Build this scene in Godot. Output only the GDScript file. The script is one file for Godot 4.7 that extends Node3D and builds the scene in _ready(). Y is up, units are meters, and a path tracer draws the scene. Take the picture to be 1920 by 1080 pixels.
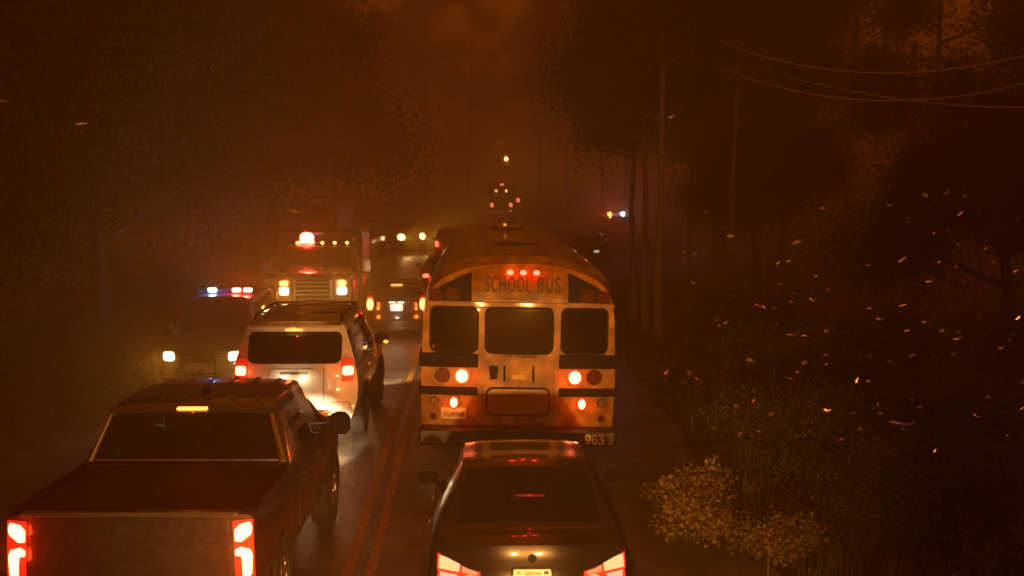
extends Node3D

# ------------------------------------------------------------------ mesh builder
class M:
	var v := PackedVector3Array()
	func tri(a: Vector3, b: Vector3, c: Vector3) -> void:
		v.append(a); v.append(b); v.append(c)
	func quad(a: Vector3, b: Vector3, c: Vector3, d: Vector3) -> void:
		tri(a, b, c); tri(a, c, d)
	func orient(from: int) -> void:   # make the triangles added since "from" face outward (closed shape)
		var cen := Vector3.ZERO
		for k in range(from, v.size()): cen += v[k]
		cen /= maxf(1.0, v.size() - from)
		var vol := 0.0
		for k in range(from, v.size(), 3): vol += (v[k] - cen).dot((v[k + 1] - cen).cross(v[k + 2] - cen))
		if vol < 0.0:
			for k in range(from, v.size(), 3):
				var t := v[k + 1]; v[k + 1] = v[k + 2]; v[k + 2] = t
	func box(c: Vector3, s: Vector3, ch := 0.0, bas := Basis()) -> void:
		var n := v.size()
		var h := s * 0.5
		ch = minf(ch, minf(h.x, minf(h.y, h.z)) * 0.9)
		if ch <= 0.0:
			var p := []
			for k in 8: p.append(c + bas * Vector3(h.x if k & 1 else -h.x, h.y if k & 2 else -h.y, h.z if k & 4 else -h.z))
			quad(p[0], p[1], p[3], p[2]); quad(p[4], p[6], p[7], p[5]); quad(p[0], p[4], p[5], p[1])
			quad(p[2], p[3], p[7], p[6]); quad(p[0], p[2], p[6], p[4]); quad(p[1], p[5], p[7], p[3])
			return
		var rings := []
		for zz in [[-h.z, ch], [-h.z + ch, 0.0], [h.z - ch, 0.0], [h.z, ch]]:
			var r := PackedVector3Array()
			var x: float = h.x - zz[1]
			var y: float = h.y - zz[1]
			for q in [[x - ch, y], [x, y - ch], [x, -y + ch], [x - ch, -y], [-x + ch, -y], [-x, -y + ch], [-x, y - ch], [-x + ch, y]]:
				r.append(c + bas * Vector3(q[0], q[1], zz[0]))
			rings.append(r)
		loft(rings, true)
	func loft(rings: Array, caps := true) -> void:
		var n := v.size()
		for i in rings.size() - 1:
			var a: PackedVector3Array = rings[i]
			var b: PackedVector3Array = rings[i + 1]
			for k in a.size():
				var l := (k + 1) % a.size()
				quad(a[k], a[l], b[l], b[k])
		if caps:
			for e in [0, rings.size() - 1]:
				var r: PackedVector3Array = rings[e]
				var c := Vector3.ZERO
				for p in r: c += p
				c /= r.size()
				for k in r.size():
					var l := (k + 1) % r.size()
					if e == 0: tri(c, r[l], r[k])
					else: tri(c, r[k], r[l])
		orient(n)
	func tube(pts: Array, rad: Array, seg := 8) -> void:
		var rings := []
		for i in pts.size():
			var d: Vector3 = (pts[mini(i + 1, pts.size() - 1)] - pts[maxi(i - 1, 0)]).normalized()
			var up := Vector3.UP if absf(d.y) < 0.95 else Vector3.RIGHT
			var a := d.cross(up).normalized()
			var b := a.cross(d)
			var r := PackedVector3Array()
			for k in seg:
				var t := TAU * k / seg
				r.append(pts[i] + (a * cos(t) + b * sin(t)) * rad[i])
			rings.append(r)
		loft(rings, true)
	func lathe(c: Vector3, axis: Vector3, prof: Array, seg := 16) -> void:   # prof: [along, radius]
		var up := Vector3.UP if absf(axis.y) < 0.95 else Vector3.RIGHT
		var a := axis.cross(up).normalized()
		var b := a.cross(axis).normalized()
		var rings := []
		for p in prof:
			var r := PackedVector3Array()
			for k in seg:
				var t := TAU * k / seg
				r.append(c + axis * p[0] + (a * cos(t) + b * sin(t)) * p[1])
			rings.append(r)
		loft(rings, true)
	func ball(c: Vector3, r: Vector3, seg := 12, bas := Basis()) -> void:
		var rings := []
		for i in range(0, 9):
			var p := PI * (i + 0.02 if i == 0 else i - 0.02 if i == 8 else float(i)) / 8.0
			var ring := PackedVector3Array()
			for k in seg:
				var t := TAU * k / seg
				ring.append(c + bas * Vector3(r.x * sin(p) * cos(t), r.y * cos(p), r.z * sin(p) * sin(t)))
			rings.append(ring)
		loft(rings, true)
	func panel(poly: PackedVector2Array, zf: Callable, off: float, back: float, dir: float, sub := 0) -> void:
		var n := v.size()
		var ix := Geometry2D.triangulate_polygon(poly)
		var tr := []
		for k in range(0, ix.size(), 3): tr.append([poly[ix[k]], poly[ix[k + 1]], poly[ix[k + 2]]])
		for s in sub:
			var nt := []
			for t in tr:
				var ab: Vector2 = (t[0] + t[1]) * 0.5
				var bc: Vector2 = (t[1] + t[2]) * 0.5
				var ca: Vector2 = (t[2] + t[0]) * 0.5
				nt.append_array([[t[0], ab, ca], [ab, t[1], bc], [ca, bc, t[2]], [ab, bc, ca]])
			tr = nt
		for t in tr:
			var a := Vector3(t[0].x, t[0].y, zf.call(t[0].x, t[0].y) + dir * off)
			var b := Vector3(t[1].x, t[1].y, zf.call(t[1].x, t[1].y) + dir * off)
			var c := Vector3(t[2].x, t[2].y, zf.call(t[2].x, t[2].y) + dir * off)
			if (b - a).cross(c - a).z * dir < 0.0: tri(a, c, b)
			else: tri(a, b, c)
		var cen := Vector2.ZERO
		for p in poly: cen += p
		cen /= poly.size()
		var parts := int(pow(2, sub))
		for k in poly.size():
			for q in parts:
				var p0 := poly[k].lerp(poly[(k + 1) % poly.size()], float(q) / parts)
				var p1 := poly[k].lerp(poly[(k + 1) % poly.size()], float(q + 1) / parts)
				var z0: float = zf.call(p0.x, p0.y)
				var z1: float = zf.call(p1.x, p1.y)
				var a := Vector3(p0.x, p0.y, z0 + dir * off)
				var b := Vector3(p1.x, p1.y, z1 + dir * off)
				var c := Vector3(p1.x, p1.y, z1 - dir * back)
				var d := Vector3(p0.x, p0.y, z0 - dir * back)
				var nn := (b - a).cross(c - a)
				var o := (p0 + p1) * 0.5 - cen
				if nn.x * o.x + nn.y * o.y < 0.0: quad(a, d, c, b)
				else: quad(a, b, c, d)
	func mesh(crease := 38.0) -> ArrayMesh:
		var n := v.size()
		var fn := PackedVector3Array()
		fn.resize(n / 3)
		var at := {}
		for t in n / 3:
			fn[t] = (v[t * 3 + 1] - v[t * 3]).cross(v[t * 3 + 2] - v[t * 3])
			for k in 3:
				var key := Vector3i((v[t * 3 + k] * 4000.0).round())
				if at.has(key): at[key].append(t)
				else: at[key] = [t]
		var lim := cos(deg_to_rad(crease))
		var ov := PackedVector3Array()
		var on := PackedVector3Array()
		ov.resize(n); on.resize(n)
		for t in n / 3:
			var u := fn[t].normalized()
			for k in 3:
				var s := Vector3.ZERO
				var p := v[t * 3 + k]
				for o in at[Vector3i((p * 4000.0).round())]:
					if fn[o].normalized().dot(u) >= lim: s += fn[o]
				var w: int = t * 3 + [0, 2, 1][k]
				ov[w] = p
				on[w] = s.normalized() if s.length_squared() > 0.0 else Vector3.UP
		var a := []
		a.resize(Mesh.ARRAY_MAX)
		a[Mesh.ARRAY_VERTEX] = ov
		a[Mesh.ARRAY_NORMAL] = on
		var am := ArrayMesh.new()
		am.add_surface_from_arrays(Mesh.PRIMITIVE_TRIANGLES, a)
		return am

# ------------------------------------------------------------------ small helpers
const FOCAL := 2300.0
const CAM := Vector3(0, 4.0, 0)
var used := {}
var mt := {}
var cam: Camera3D
var rng := RandomNumberGenerator.new()

func numbered(n: String) -> String:
	if not used.has(n):
		used[n] = 0
		return n
	used[n] += 1
	return "%s_%03d" % [n, used[n]]

func obj(n: String, g, m: Material, parent: Node = null, crease := 38.0) -> MeshInstance3D:
	var o := MeshInstance3D.new()
	o.name = n if parent else numbered(n)
	o.mesh = g.mesh(crease) if g is M else g
	o.material_override = m
	(parent if parent else self).add_child(o, true)
	return o

func thing(n: String, label: String, cat: String, at := Vector3.ZERO, turn := 0.0, group := "") -> Node3D:
	var o := Node3D.new()
	o.name = numbered(n)
	add_child(o)
	o.position = at
	o.rotation.y = turn
	tag(o, label, cat, group)
	return o

func tag(o: Node, label: String, cat: String, group := "") -> void:
	o.set_meta("label", label)
	o.set_meta("category", cat)
	if group: o.set_meta("group", group)

func structure(o: Node) -> Node:
	o.set_meta("kind", "structure")
	return o

func lin(r: float, g: float, b: float) -> Color:
	return Color(r, g, b).linear_to_srgb()

func mat(n: String, r: float, g: float, b: float, rough := 0.6, metal := 0.0, coat := 0.0) -> StandardMaterial3D:
	var m := StandardMaterial3D.new()
	m.resource_name = n
	m.albedo_color = lin(r, g, b)
	m.roughness = rough
	m.metallic = metal
	if coat > 0.0:
		m.clearcoat_enabled = true
		m.clearcoat = coat
		m.clearcoat_roughness = 0.06
	mt[n] = m
	return m

func glow(n: String, r: float, g: float, b: float, e := 1.0) -> StandardMaterial3D:
	var m := mat(n, 0.3, 0.05, 0.03, 0.25)
	m.emission_enabled = true
	m.emission = lin(r, g, b)
	m.emission_energy_multiplier = e
	return m

func pane(n: String, tint: float, a: float) -> StandardMaterial3D:
	var m := mat(n, tint, tint, tint, 0.04)
	m.transparency = BaseMaterial3D.TRANSPARENCY_ALPHA
	m.albedo_color.a = a
	return m

func noise_tex(freq: float, oct: int, lo: Color, hi: Color, sd := 1, size := 512) -> NoiseTexture2D:
	var f := FastNoiseLite.new()
	f.seed = sd
	f.frequency = freq
	f.fractal_octaves = oct
	var t := NoiseTexture2D.new()
	t.width = size; t.height = size
	t.seamless = true
	t.noise = f
	var g := Gradient.new()
	g.set_color(0, lo); g.set_color(1, hi)
	t.color_ramp = g
	return t

func grain(m: StandardMaterial3D, tex: Texture2D, scale: float, world := false, relief := 0.0) -> void:
	m.albedo_texture = tex
	m.uv1_triplanar = true
	m.uv1_world_triplanar = world
	m.uv1_scale = Vector3.ONE * scale
	if relief > 0.0:
		m.heightmap_enabled = true
		m.heightmap_texture = tex
		m.heightmap_scale = relief

func sm(a: float, b: float, x: float) -> float:
	return smoothstep(a, b, x)

func gh(x: float, d: float) -> float:   # height of the ground, d metres ahead
	var k := [[-40, 0.8], [0, 0.25], [8, -0.03], [13.5, -0.2], [18, -0.05], [24, -0.05], [33, -0.42], [46, -0.38], [60, -0.38], [71, -0.42], [80, 0.1], [90, 0.9], [115, 1.3], [200, 2.2], [400, 2.5]]
	var y := 0.8
	for i in k.size() - 1:
		if d >= k[i][0]: y = lerpf(k[i][1], k[i + 1][1], sm(0, 1, (d - k[i][0]) / float(k[i + 1][0] - k[i][0])))
	y -= 0.67 * (1.0 - sm(-5.2, -4.1, x)) * exp(-pow((d - 24.5) / 5.5, 2.0))
	y -= 0.35 * sm(3.3, 6.5, x) * (1.0 - sm(40, 60, d))
	y += 1.2 * sm(-8.5, -16, x) * (1.0 if d < 60 else 1.0 - sm(60, 80, d))
	return y

func at(px: float, py: float, d: float) -> Vector3:   # the place d metres ahead that stands on that sight line
	var r := cam.basis * Vector3((px - 960.0) / FOCAL, (540.0 - py) / FOCAL, -1.0)
	return CAM + r * (d / -r.z)

func rrect(cx: float, cy: float, w: float, h: float, r: float, seg := 4) -> PackedVector2Array:
	var p := PackedVector2Array()
	for q in 4:
		var c := Vector2(cx + (w / 2 - r) * [1, -1, -1, 1][q], cy + (h / 2 - r) * [1, 1, -1, -1][q])
		for k in seg + 1:
			var t := PI / 2 * (q + float(k) / seg)
			p.append(c + Vector2(cos(t), sin(t)) * r)
	return p

func ell(cx: float, cy: float, rx: float, ry: float, n := 18) -> PackedVector2Array:
	var p := PackedVector2Array()
	for k in n: p.append(Vector2(cx + rx * cos(TAU * k / n), cy + ry * sin(TAU * k / n)))
	return p

func poly(a: Array, flip := false) -> PackedVector2Array:
	var p := PackedVector2Array()
	for k in range(0, a.size(), 2): p.append(Vector2(-a[k] if flip else a[k], a[k + 1]))
	return p

func put_panel(n: String, pg: PackedVector2Array, zf: Callable, off: float, m: Material, parent: Node, dir := 1.0, sub := 0, back := 0.012) -> MeshInstance3D:
	var g := M.new()
	g.panel(pg, zf, off, back, dir, sub)
	return obj(n, g, m, parent, 30.0)

func text(n: String, s: String, font: String, c: Vector3, w: float, h: float, m: Material, parent: Node, turn := 0.0, weight := 700) -> void:
	var f := SystemFont.new()
	f.font_names = PackedStringArray([font])
	f.font_weight = weight
	var t := TextMesh.new()
	t.text = s
	t.font = f
	t.font_size = 48
	t.pixel_size = 0.01
	t.depth = 0.03
	t.curve_step = 2.0
	var o := obj(n, t, m, parent)
	var b := t.get_aabb()
	var k := Vector3(w / b.size.x, h / b.size.y, 0.15)
	o.basis = Basis(Vector3.UP, turn) * Basis.from_scale(k)
	o.position = c - Basis(Vector3.UP, turn) * Vector3((b.position.x + b.size.x / 2) * k.x, (b.position.y + b.size.y / 2) * k.y, 0)

func omni(parent: Node, n: String, p: Vector3, c: Color, e: float, size := 0.06) -> void:
	var l := OmniLight3D.new()
	l.name = n
	l.light_color = c
	l.light_energy = e
	l.light_size = size
	l.omni_range = 30.0
	l.omni_attenuation = 2.0
	l.shadow_enabled = true
	parent.add_child(l, true)
	l.position = p

func spot(parent: Node, n: String, p: Vector3, turn: float, tilt: float, ang: float, soft: float, c: Color, e: float, size := 0.07) -> void:
	var l := SpotLight3D.new()
	l.name = n
	l.light_color = c
	l.light_energy = e
	l.light_size = size
	l.spot_range = 80.0
	l.spot_attenuation = 2.0
	l.spot_angle = ang
	l.spot_angle_attenuation = soft
	l.shadow_enabled = true
	parent.add_child(l, true)
	l.position = p
	l.rotation = Vector3(deg_to_rad(tilt), deg_to_rad(turn), 0)

# ------------------------------------------------------------------ car bodies
func cr(a: Vector3, b: Vector3, c: Vector3, d: Vector3, t: float) -> Vector3:
	return 0.5 * (2.0 * b + (c - a) * t + (2.0 * a - 5.0 * b + 4.0 * c - d) * t * t + (3.0 * b - a - 3.0 * c + d) * t * t * t)

func ring_pt(s: Array, j: int, t: float) -> Vector3:
	var n := s.size()
	var a: Vector3 = s[j - 1] if j > 0 else s[0] * 2.0 - s[1]
	var d: Vector3 = s[j + 2] if j + 2 < n else Vector3(-s[n - 2].x, s[n - 2].y, s[n - 2].z)
	return cr(a, s[j], s[j + 1], d, t)

func shell(st: Array, cells: Dictionary, su: int, sv: int, smooth: bool) -> Dictionary:
	var out := {}
	var nj: int = st[0].size()
	var rows := []
	for i in st.size() - 1:
		for q in su + (1 if i == st.size() - 2 else 0):
			var t := float(q) / su
			var row := []
			for j in nj - 1:
				for r in sv + (1 if j == nj - 2 else 0):
					var s := float(r) / sv
					var b := ring_pt(st[i], j, s)
					var c := ring_pt(st[i + 1], j, s)
					if smooth:
						var a := ring_pt(st[i - 1], j, s) if i > 0 else b * 2.0 - c
						var d := ring_pt(st[i + 2], j, s) if i + 2 < st.size() else c * 2.0 - b
						row.append(cr(a, b, c, d, t))
					else: row.append(b.lerp(c, t))
			rows.append(row)
	for i in rows.size() - 1:
		for j in rows[0].size() - 1:
			var base: String = cells.get(Vector2i(i / su, j / sv), "body")
			if base == "hole": continue
			for side in [1, -1]:
				var key := base
				if base.begins_with("side_"): key += ":R" if side > 0 else ":L"
				if not out.has(key): out[key] = M.new()
				var f := Vector3(side, 1, 1)
				var p := [rows[i][j] * f, rows[i][j + 1] * f, rows[i + 1][j + 1] * f, rows[i + 1][j] * f]
				var c: Vector3 = (p[0] + p[1] + p[2] + p[3]) * 0.25
				var nn: Vector3 = (p[2] - p[0]).cross(p[3] - p[1])
				if nn.dot(c - Vector3(0, 0.75, c.z)) + nn.z * signf(c.z - (st[0][0].z + st[-1][0].z) / 2) * 0.05 < 0.0: out[key].quad(p[0], p[3], p[2], p[1])
				else: out[key].quad(p[0], p[1], p[2], p[3])
	return out

func face(g: M, s: Array, jb: int, zf: Callable, dir: float, cols := 14, rows := 12, sv := 3) -> void:
	var top := []
	var side := []
	for j in range(s.size() - 2, jb - 1, -1):
		for r in range(sv, 0 if j > jb else -1, -1): top.append(ring_pt(s, j, float(r) / sv))
	for j in jb:
		for r in sv + (1 if j == jb - 1 else 0): side.append(ring_pt(s, j, float(r) / sv))
	var samp := func(l: Array, t: float) -> Vector3:
		var x := clampf(t, 0, 1) * (l.size() - 1)
		var k := mini(int(x), l.size() - 2)
		return l[k].lerp(l[k + 1], x - k)
	var pt := func(a: float, t: float) -> Vector3:
		var q := absf(a)
		var tp: Vector3 = samp.call(top, q)
		var t1: Vector3 = samp.call(top, 1.0)
		var b0: Vector3 = samp.call(side, 0.0)
		var bt := Vector3(b0.x * q, b0.y, 0)
		var p: Vector3 = tp.lerp(bt, t) + q * (samp.call(side, 1.0 - t) - t1.lerp(b0, t))
		return Vector3(p.x * signf(a), p.y, zf.call(p.x, p.y))
	for i in range(-cols, cols):
		for k in rows:
			var p := [pt.call(float(i) / cols, float(k) / rows), pt.call(float(i + 1) / cols, float(k) / rows), pt.call(float(i + 1) / cols, float(k + 1) / rows), pt.call(float(i) / cols, float(k + 1) / rows)]
			if (p[2] - p[0]).cross(p[3] - p[1]).z * dir < 0.0: g.quad(p[0], p[3], p[2], p[1])
			else: g.quad(p[0], p[1], p[2], p[3])

func section(z, a: Array, zf = null) -> Array:
	var r := []
	for k in range(0, a.size(), 2):
		r.append(Vector3(a[k], a[k + 1], zf.call(a[k], a[k + 1]) if zf != null else z))
	return r

func zr_sedan(x: float, y: float) -> float:
	return -0.20 * pow(absf(x) / 0.8, 2.4) - 0.10 * sm(0.52, 0.68, y) - 0.06 * sm(0.7, 1.0, y)
func zf_sedan(x: float, y: float) -> float:
	return -4.50 + 0.30 * pow(absf(x) / 0.8, 2.2) + 0.12 * sm(0.5, 0.8, y)
func zr_pickup(x: float, y: float) -> float:
	return -0.05 * x * x - 0.01 * sm(0.9, 1.3, y)
func zf_pickup(x: float, y: float) -> float:
	return -5.85 + 0.14 * x * x + 0.05 * sm(0.8, 1.2, y)
func zr_suv(x: float, y: float) -> float:
	return -0.10 * pow(absf(x) / 0.9, 3.0) - 0.05 * sm(0.68, 0.8, y) - 0.27 * sm(1.05, 1.95, y)
func zf_suv(x: float, y: float) -> float:
	return -4.80 + 0.22 * pow(absf(x) / 0.9, 2.2) + 0.08 * sm(0.6, 1.0, y)

var bodies := {}
func body(kind: String) -> Dictionary:
	if bodies.has(kind): return bodies[kind]
	var st := []
	var cells := {}
	var jb := 2
	var zr: Callable
	var zf: Callable
	var smooth := true
	if kind == "sedan":
		zr = zr_sedan; zf = zf_sedan
		st = [section(0, [.74, .28, .80, .55, .77, .88, .70, .97, .58, 1.0, .3, 1.015, 0, 1.02], zr),
			section(-.42, [.80, .25, .89, .55, .835, .91, .74, 1.0, .6, 1.025, .3, 1.04, 0, 1.045]),
			section(-.78, [.82, .22, .908, .58, .86, .95, .74, 1.035, .64, 1.05, .32, 1.065, 0, 1.07]),
			section(-1.5, [.82, .2, .91, .58, .868, .97, .645, 1.33, .56, 1.385, .3, 1.405, 0, 1.41]),
			section(-2.2, [.82, .2, .91, .58, .87, .96, .64, 1.36, .55, 1.415, .3, 1.43, 0, 1.435]),
			section(-2.85, [.82, .2, .91, .57, .865, .95, .62, 1.33, .54, 1.39, .3, 1.41, 0, 1.415]),
			section(-3.55, [.82, .2, .905, .56, .85, .92, .72, .98, .6, 1.0, .3, 1.02, 0, 1.03]),
			section(-4.1, [.80, .22, .89, .55, .82, .83, .7, .88, .58, .9, .3, .92, 0, .93]),
			section(0, [.68, .25, .76, .5, .71, .68, .62, .73, .5, .75, .3, .76, 0, .765], zf)]
		cells = {Vector2i(2, 4): "rear_window", Vector2i(2, 5): "rear_window", Vector2i(3, 2): "side_window:a", Vector2i(4, 2): "side_window:b", Vector2i(5, 2): "side_window:c", Vector2i(5, 4): "windshield", Vector2i(5, 5): "windshield"}
	elif kind == "pickup":
		zr = zr_pickup; zf = zf_pickup
		smooth = false
		st = [section(0, [.93, .55, .985, .8, .985, 1.27, .96, 1.335, .90, 1.35, .45, 1.355, 0, 1.357], zr),
			section(-.14, [.95, .52, 1.01, .82, 1.005, 1.28, .97, 1.345, .91, 1.355, .45, 1.36, 0, 1.362]),
			section(-.95, [.97, .5, 1.03, .85, 1.012, 1.29, .97, 1.35, .90, 1.352, .45, 1.356, 0, 1.357]),
			section(-1.84, [.97, .5, 1.025, .85, 1.01, 1.30, .97, 1.355, .90, 1.352, .45, 1.356, 0, 1.357]),
			section(-1.90, [.97, .5, 1.02, .85, 1.005, 1.31, .955, 1.375, .90, 1.39, .45, 1.395, 0, 1.396]),
			section(-2.14, [.97, .5, 1.02, .85, 1.005, 1.32, .815, 1.77, .755, 1.80, .4, 1.815, 0, 1.82]),
			section(-2.22, [.97, .5, 1.02, .85, 1.005, 1.32, .81, 1.80, .74, 1.855, .4, 1.875, 0, 1.88]),
			section(-2.45, [.97, .5, 1.02, .85, 1.0, 1.32, .80, 1.83, .72, 1.90, .4, 1.92, 0, 1.925]),
			section(-3.3, [.97, .5, 1.02, .85, 1.0, 1.31, .795, 1.835, .71, 1.905, .4, 1.925, 0, 1.93]),
			section(-3.95, [.97, .5, 1.02, .85, 1.0, 1.30, .77, 1.79, .69, 1.86, .4, 1.88, 0, 1.885]),
			section(-4.7, [.97, .5, 1.02, .85, .99, 1.26, .90, 1.32, .82, 1.35, .4, 1.37, 0, 1.375]),
			section(-5.4, [.96, .5, 1.01, .85, .98, 1.18, .89, 1.25, .80, 1.27, .4, 1.29, 0, 1.295]),
			section(0, [.9, .5, .97, .8, .94, 1.06, .87, 1.12, .78, 1.14, .4, 1.16, 0, 1.165], zf)]
		cells = {Vector2i(4, 4): "rear_window", Vector2i(4, 5): "rear_window", Vector2i(7, 2): "side_window:a", Vector2i(8, 2): "side_window:b", Vector2i(9, 2): "side_window:c", Vector2i(9, 4): "windshield", Vector2i(9, 5): "windshield"}
		for i in [1, 2]:
			for j in [4, 5]: cells[Vector2i(i, j)] = "tonneau_cover"
	else:
		zr = zr_suv; zf = zf_suv
		jb = 4
		st = [section(0, [.84, .42, .93, .72, .915, 1.16, .76, 1.70, .68, 1.80, .36, 1.845, 0, 1.855], zr),
			section(-.6, [.87, .38, .955, .75, .94, 1.17, .775, 1.73, .69, 1.82, .36, 1.865, 0, 1.875]),
			section(-1.4, [.87, .36, .96, .75, .945, 1.17, .775, 1.74, .69, 1.83, .36, 1.87, 0, 1.88]),
			section(-2.2, [.87, .36, .96, .75, .945, 1.16, .775, 1.74, .69, 1.83, .36, 1.87, 0, 1.88]),
			section(-2.85, [.87, .36, .96, .75, .94, 1.15, .75, 1.69, .67, 1.79, .36, 1.83, 0, 1.84]),
			section(-3.6, [.87, .36, .955, .75, .93, 1.12, .84, 1.17, .75, 1.2, .36, 1.22, 0, 1.23]),
			section(-4.35, [.86, .38, .94, .75, .91, 1.04, .82, 1.1, .7, 1.12, .36, 1.14, 0, 1.145]),
			section(0, [.76, .4, .88, .7, .85, .94, .76, .99, .65, 1.01, .36, 1.02, 0, 1.025], zf)]
		cells = {Vector2i(0, 2): "side_window:a", Vector2i(1, 2): "side_window:b", Vector2i(2, 2): "side_window:c", Vector2i(3, 2): "side_window:d", Vector2i(4, 4): "windshield", Vector2i(4, 5): "windshield"}
	var g := shell(st, cells, 4, 4 if kind != "pickup" else 3, smooth)
	face(g.body, st[0], jb, zr, 1.0)
	face(g.body, st[-1], 2, zf, -1.0)
	var made := {}
	for k in g: made[k] = g[k].mesh(32.0)
	bodies[kind] = made
	return made

func wheel(parent: Node, p: Vector3, r: float, w: float, rim: String, side: float) -> void:
	var g := M.new()
	var ax := Vector3(side, 0, 0)
	g.lathe(p, ax, [[-w / 2, r * .62], [-w / 2, r * .9], [-w / 2 + .03, r], [w / 2 - .03, r], [w / 2, r * .9], [w / 2, r * .66], [w / 2 - .03, r * .62]], 28)
	var o := obj("wheel", g, mt.rubber, parent)
	var h := M.new()
	h.lathe(p, ax, [[w / 2 - .04, r * .61], [w / 2 - .015, r * .6], [w / 2 - .02, r * .55], [w / 2 - .05, r * .53]], 24)
	h.lathe(p, ax, [[w / 2 - .05, r * .15], [w / 2 - .01, r * .13], [w / 2, r * .08]], 12)
	for k in 6:
		var t := TAU * k / 6.0
		var d := Vector3(0, cos(t), sin(t))
		h.box(p + ax * (w / 2 - .03) + d * r * .34, Vector3(.03, r * .16, r * .48), .008, Basis(Vector3.RIGHT, t + PI / 2))
	obj("rim", h, mt[rim], o)

func mirror(parent: Node, p: Vector3, s: Vector3, m: Material, side: float) -> void:
	var g := M.new()
	g.box(p, s, minf(s.x, s.y) * .32)
	g.tube([p + Vector3(-side * s.x * .3, -s.y * .3, 0), p + Vector3(-side * (s.x * .5 + .12), -s.y * .45, 0)], [.028, .035], 6)
	var o := obj("wing_mirror", g, m, parent)
	var h := M.new()
	h.box(p + Vector3(0, 0, s.z / 2 + .003), Vector3(s.x * .8, s.y * .78, .006), .002)
	obj("mirror_glass", h, mt.mirror_glass, o)

func shape_car(o: Node3D, kind: String, paint: Material, glass: Material, wheels := true, rim := "alloy") -> void:
	var b := body(kind)
	for k in b:
		var nm: String = k.get_slice(":", 0)
		obj(nm, b[k], paint if nm == "body" else mt.tonneau if nm == "tonneau_cover" else glass, o)
	var dims: Array = {"sedan": [4.5, .80, .33, .9], "pickup": [5.85, .92, .41, 1.32], "suv": [4.8, .86, .39, 1.0]}[kind]
	var u := M.new()
	u.box(Vector3(0, .40 if kind != "sedan" else .3, -dims[0] / 2), Vector3(1.4, .24, dims[0] * .9), .04)
	obj("underbody", u, mt.black, o)
	var wz: Array = {"sedan": [-.95, -3.72], "pickup": [-1.2, -4.75], "suv": [-1.0, -3.8]}[kind]
	for z in wz:
		for s in [-1.0, 1.0]:
			wheel(o, Vector3(s * dims[1], dims[2], z), dims[2], .25, rim, s)
			var a := M.new()
			var inner := []
			var outer := []
			for k in 13:
				var t := PI * (k / 12.0) * 1.1 - .05 * PI
				var c := Vector3(s * (dims[1] + .105), dims[2] + .02, z)
				var d := Vector3(0, sin(t), cos(t))
				inner.append(c + d * dims[2] * 1.06)
				outer.append(.03)
			a.tube(inner, outer, 6)
			obj("wheel_arch", a, mt.black, o)
	for s in [-1.0, 1.0]:
		var bw: float = {"sedan": .895, "pickup": 1.018, "suv": .952}[kind]
		var hy: float = {"sedan": .82, "pickup": 1.12, "suv": 1.0}[kind]
		for z in ([-1.75, -2.75] if kind == "sedan" else [-2.65, -3.6] if kind == "pickup" else [-1.7, -2.65]):
			var h := M.new()
			h.box(Vector3(s * (bw + .015), hy, z), Vector3(.035, .03, .17), .012)
			obj("door_handle", h, paint, o)
		for z in ([-1.5, -2.3, -3.4] if kind == "sedan" else [-2.3, -3.3, -4.45] if kind == "pickup" else [-1.45, -2.3, -3.4]):
			var d := M.new()
			d.box(Vector3(s * (bw - .004), hy - .22, z), Vector3(.02, .5, .012))
			obj("door_seam", d, mt.black, o)
	if kind == "pickup" or kind == "sedan":
		var zz := -3.2 if kind == "pickup" else -2.3
		for s in [-.42, .42]:
			var seat := M.new()
			seat.box(Vector3(s, 1.15 if kind == "pickup" else .85, zz), Vector3(.5, .62, .14), .05)
			seat.box(Vector3(s, 1.545 if kind == "pickup" else 1.225, zz), Vector3(.26, .2, .1), .04)
			obj("seat", seat, mt.cloth, o)
		var dash := M.new()
		dash.box(Vector3(0, 1.15 if kind == "pickup" else .85, zz - 1.2), Vector3(1.5, .3, .4), .08)
		obj("dashboard", dash, mt.black, o)
		var sw := M.new()
		var pts := []
		var rr := []
		for k in 17:
			pts.append(Vector3(-.42 + .19 * cos(TAU * k / 16), (1.3 if kind == "pickup" else 1.0) + .17 * sin(TAU * k / 16), zz - .85))
			rr.append(.016)
		sw.tube(pts, rr, 6)
		obj("steering_wheel", sw, mt.black, o)

func place(o: Node3D, x: float, d: float, turn: float, length: float) -> void:   # stand a car on the road, tilted as the road tilts
	var dir := Vector3(-sin(turn), 0, -cos(turn))
	var p0 := Vector3(x, 0, -d)
	var a := p0 + dir * .9
	var b := p0 + dir * (length - .95)
	a.y = gh(a.x, -a.z); b.y = gh(b.x, -b.z)
	var f := (b - a).normalized()
	var r := f.cross(Vector3.UP).normalized()
	o.basis = Basis(r, r.cross(f).normalized(), -f)
	o.position = a - f * .9

# ------------------------------------------------------------------ the vehicles
func plate(o: Node, cx: float, cy: float, zf: Callable, dir := 1.0, off := .012) -> Node:
	return put_panel("licence_plate", rrect(cx, cy, .31, .16, .015), zf, off, mt.plate, o, dir)

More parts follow.
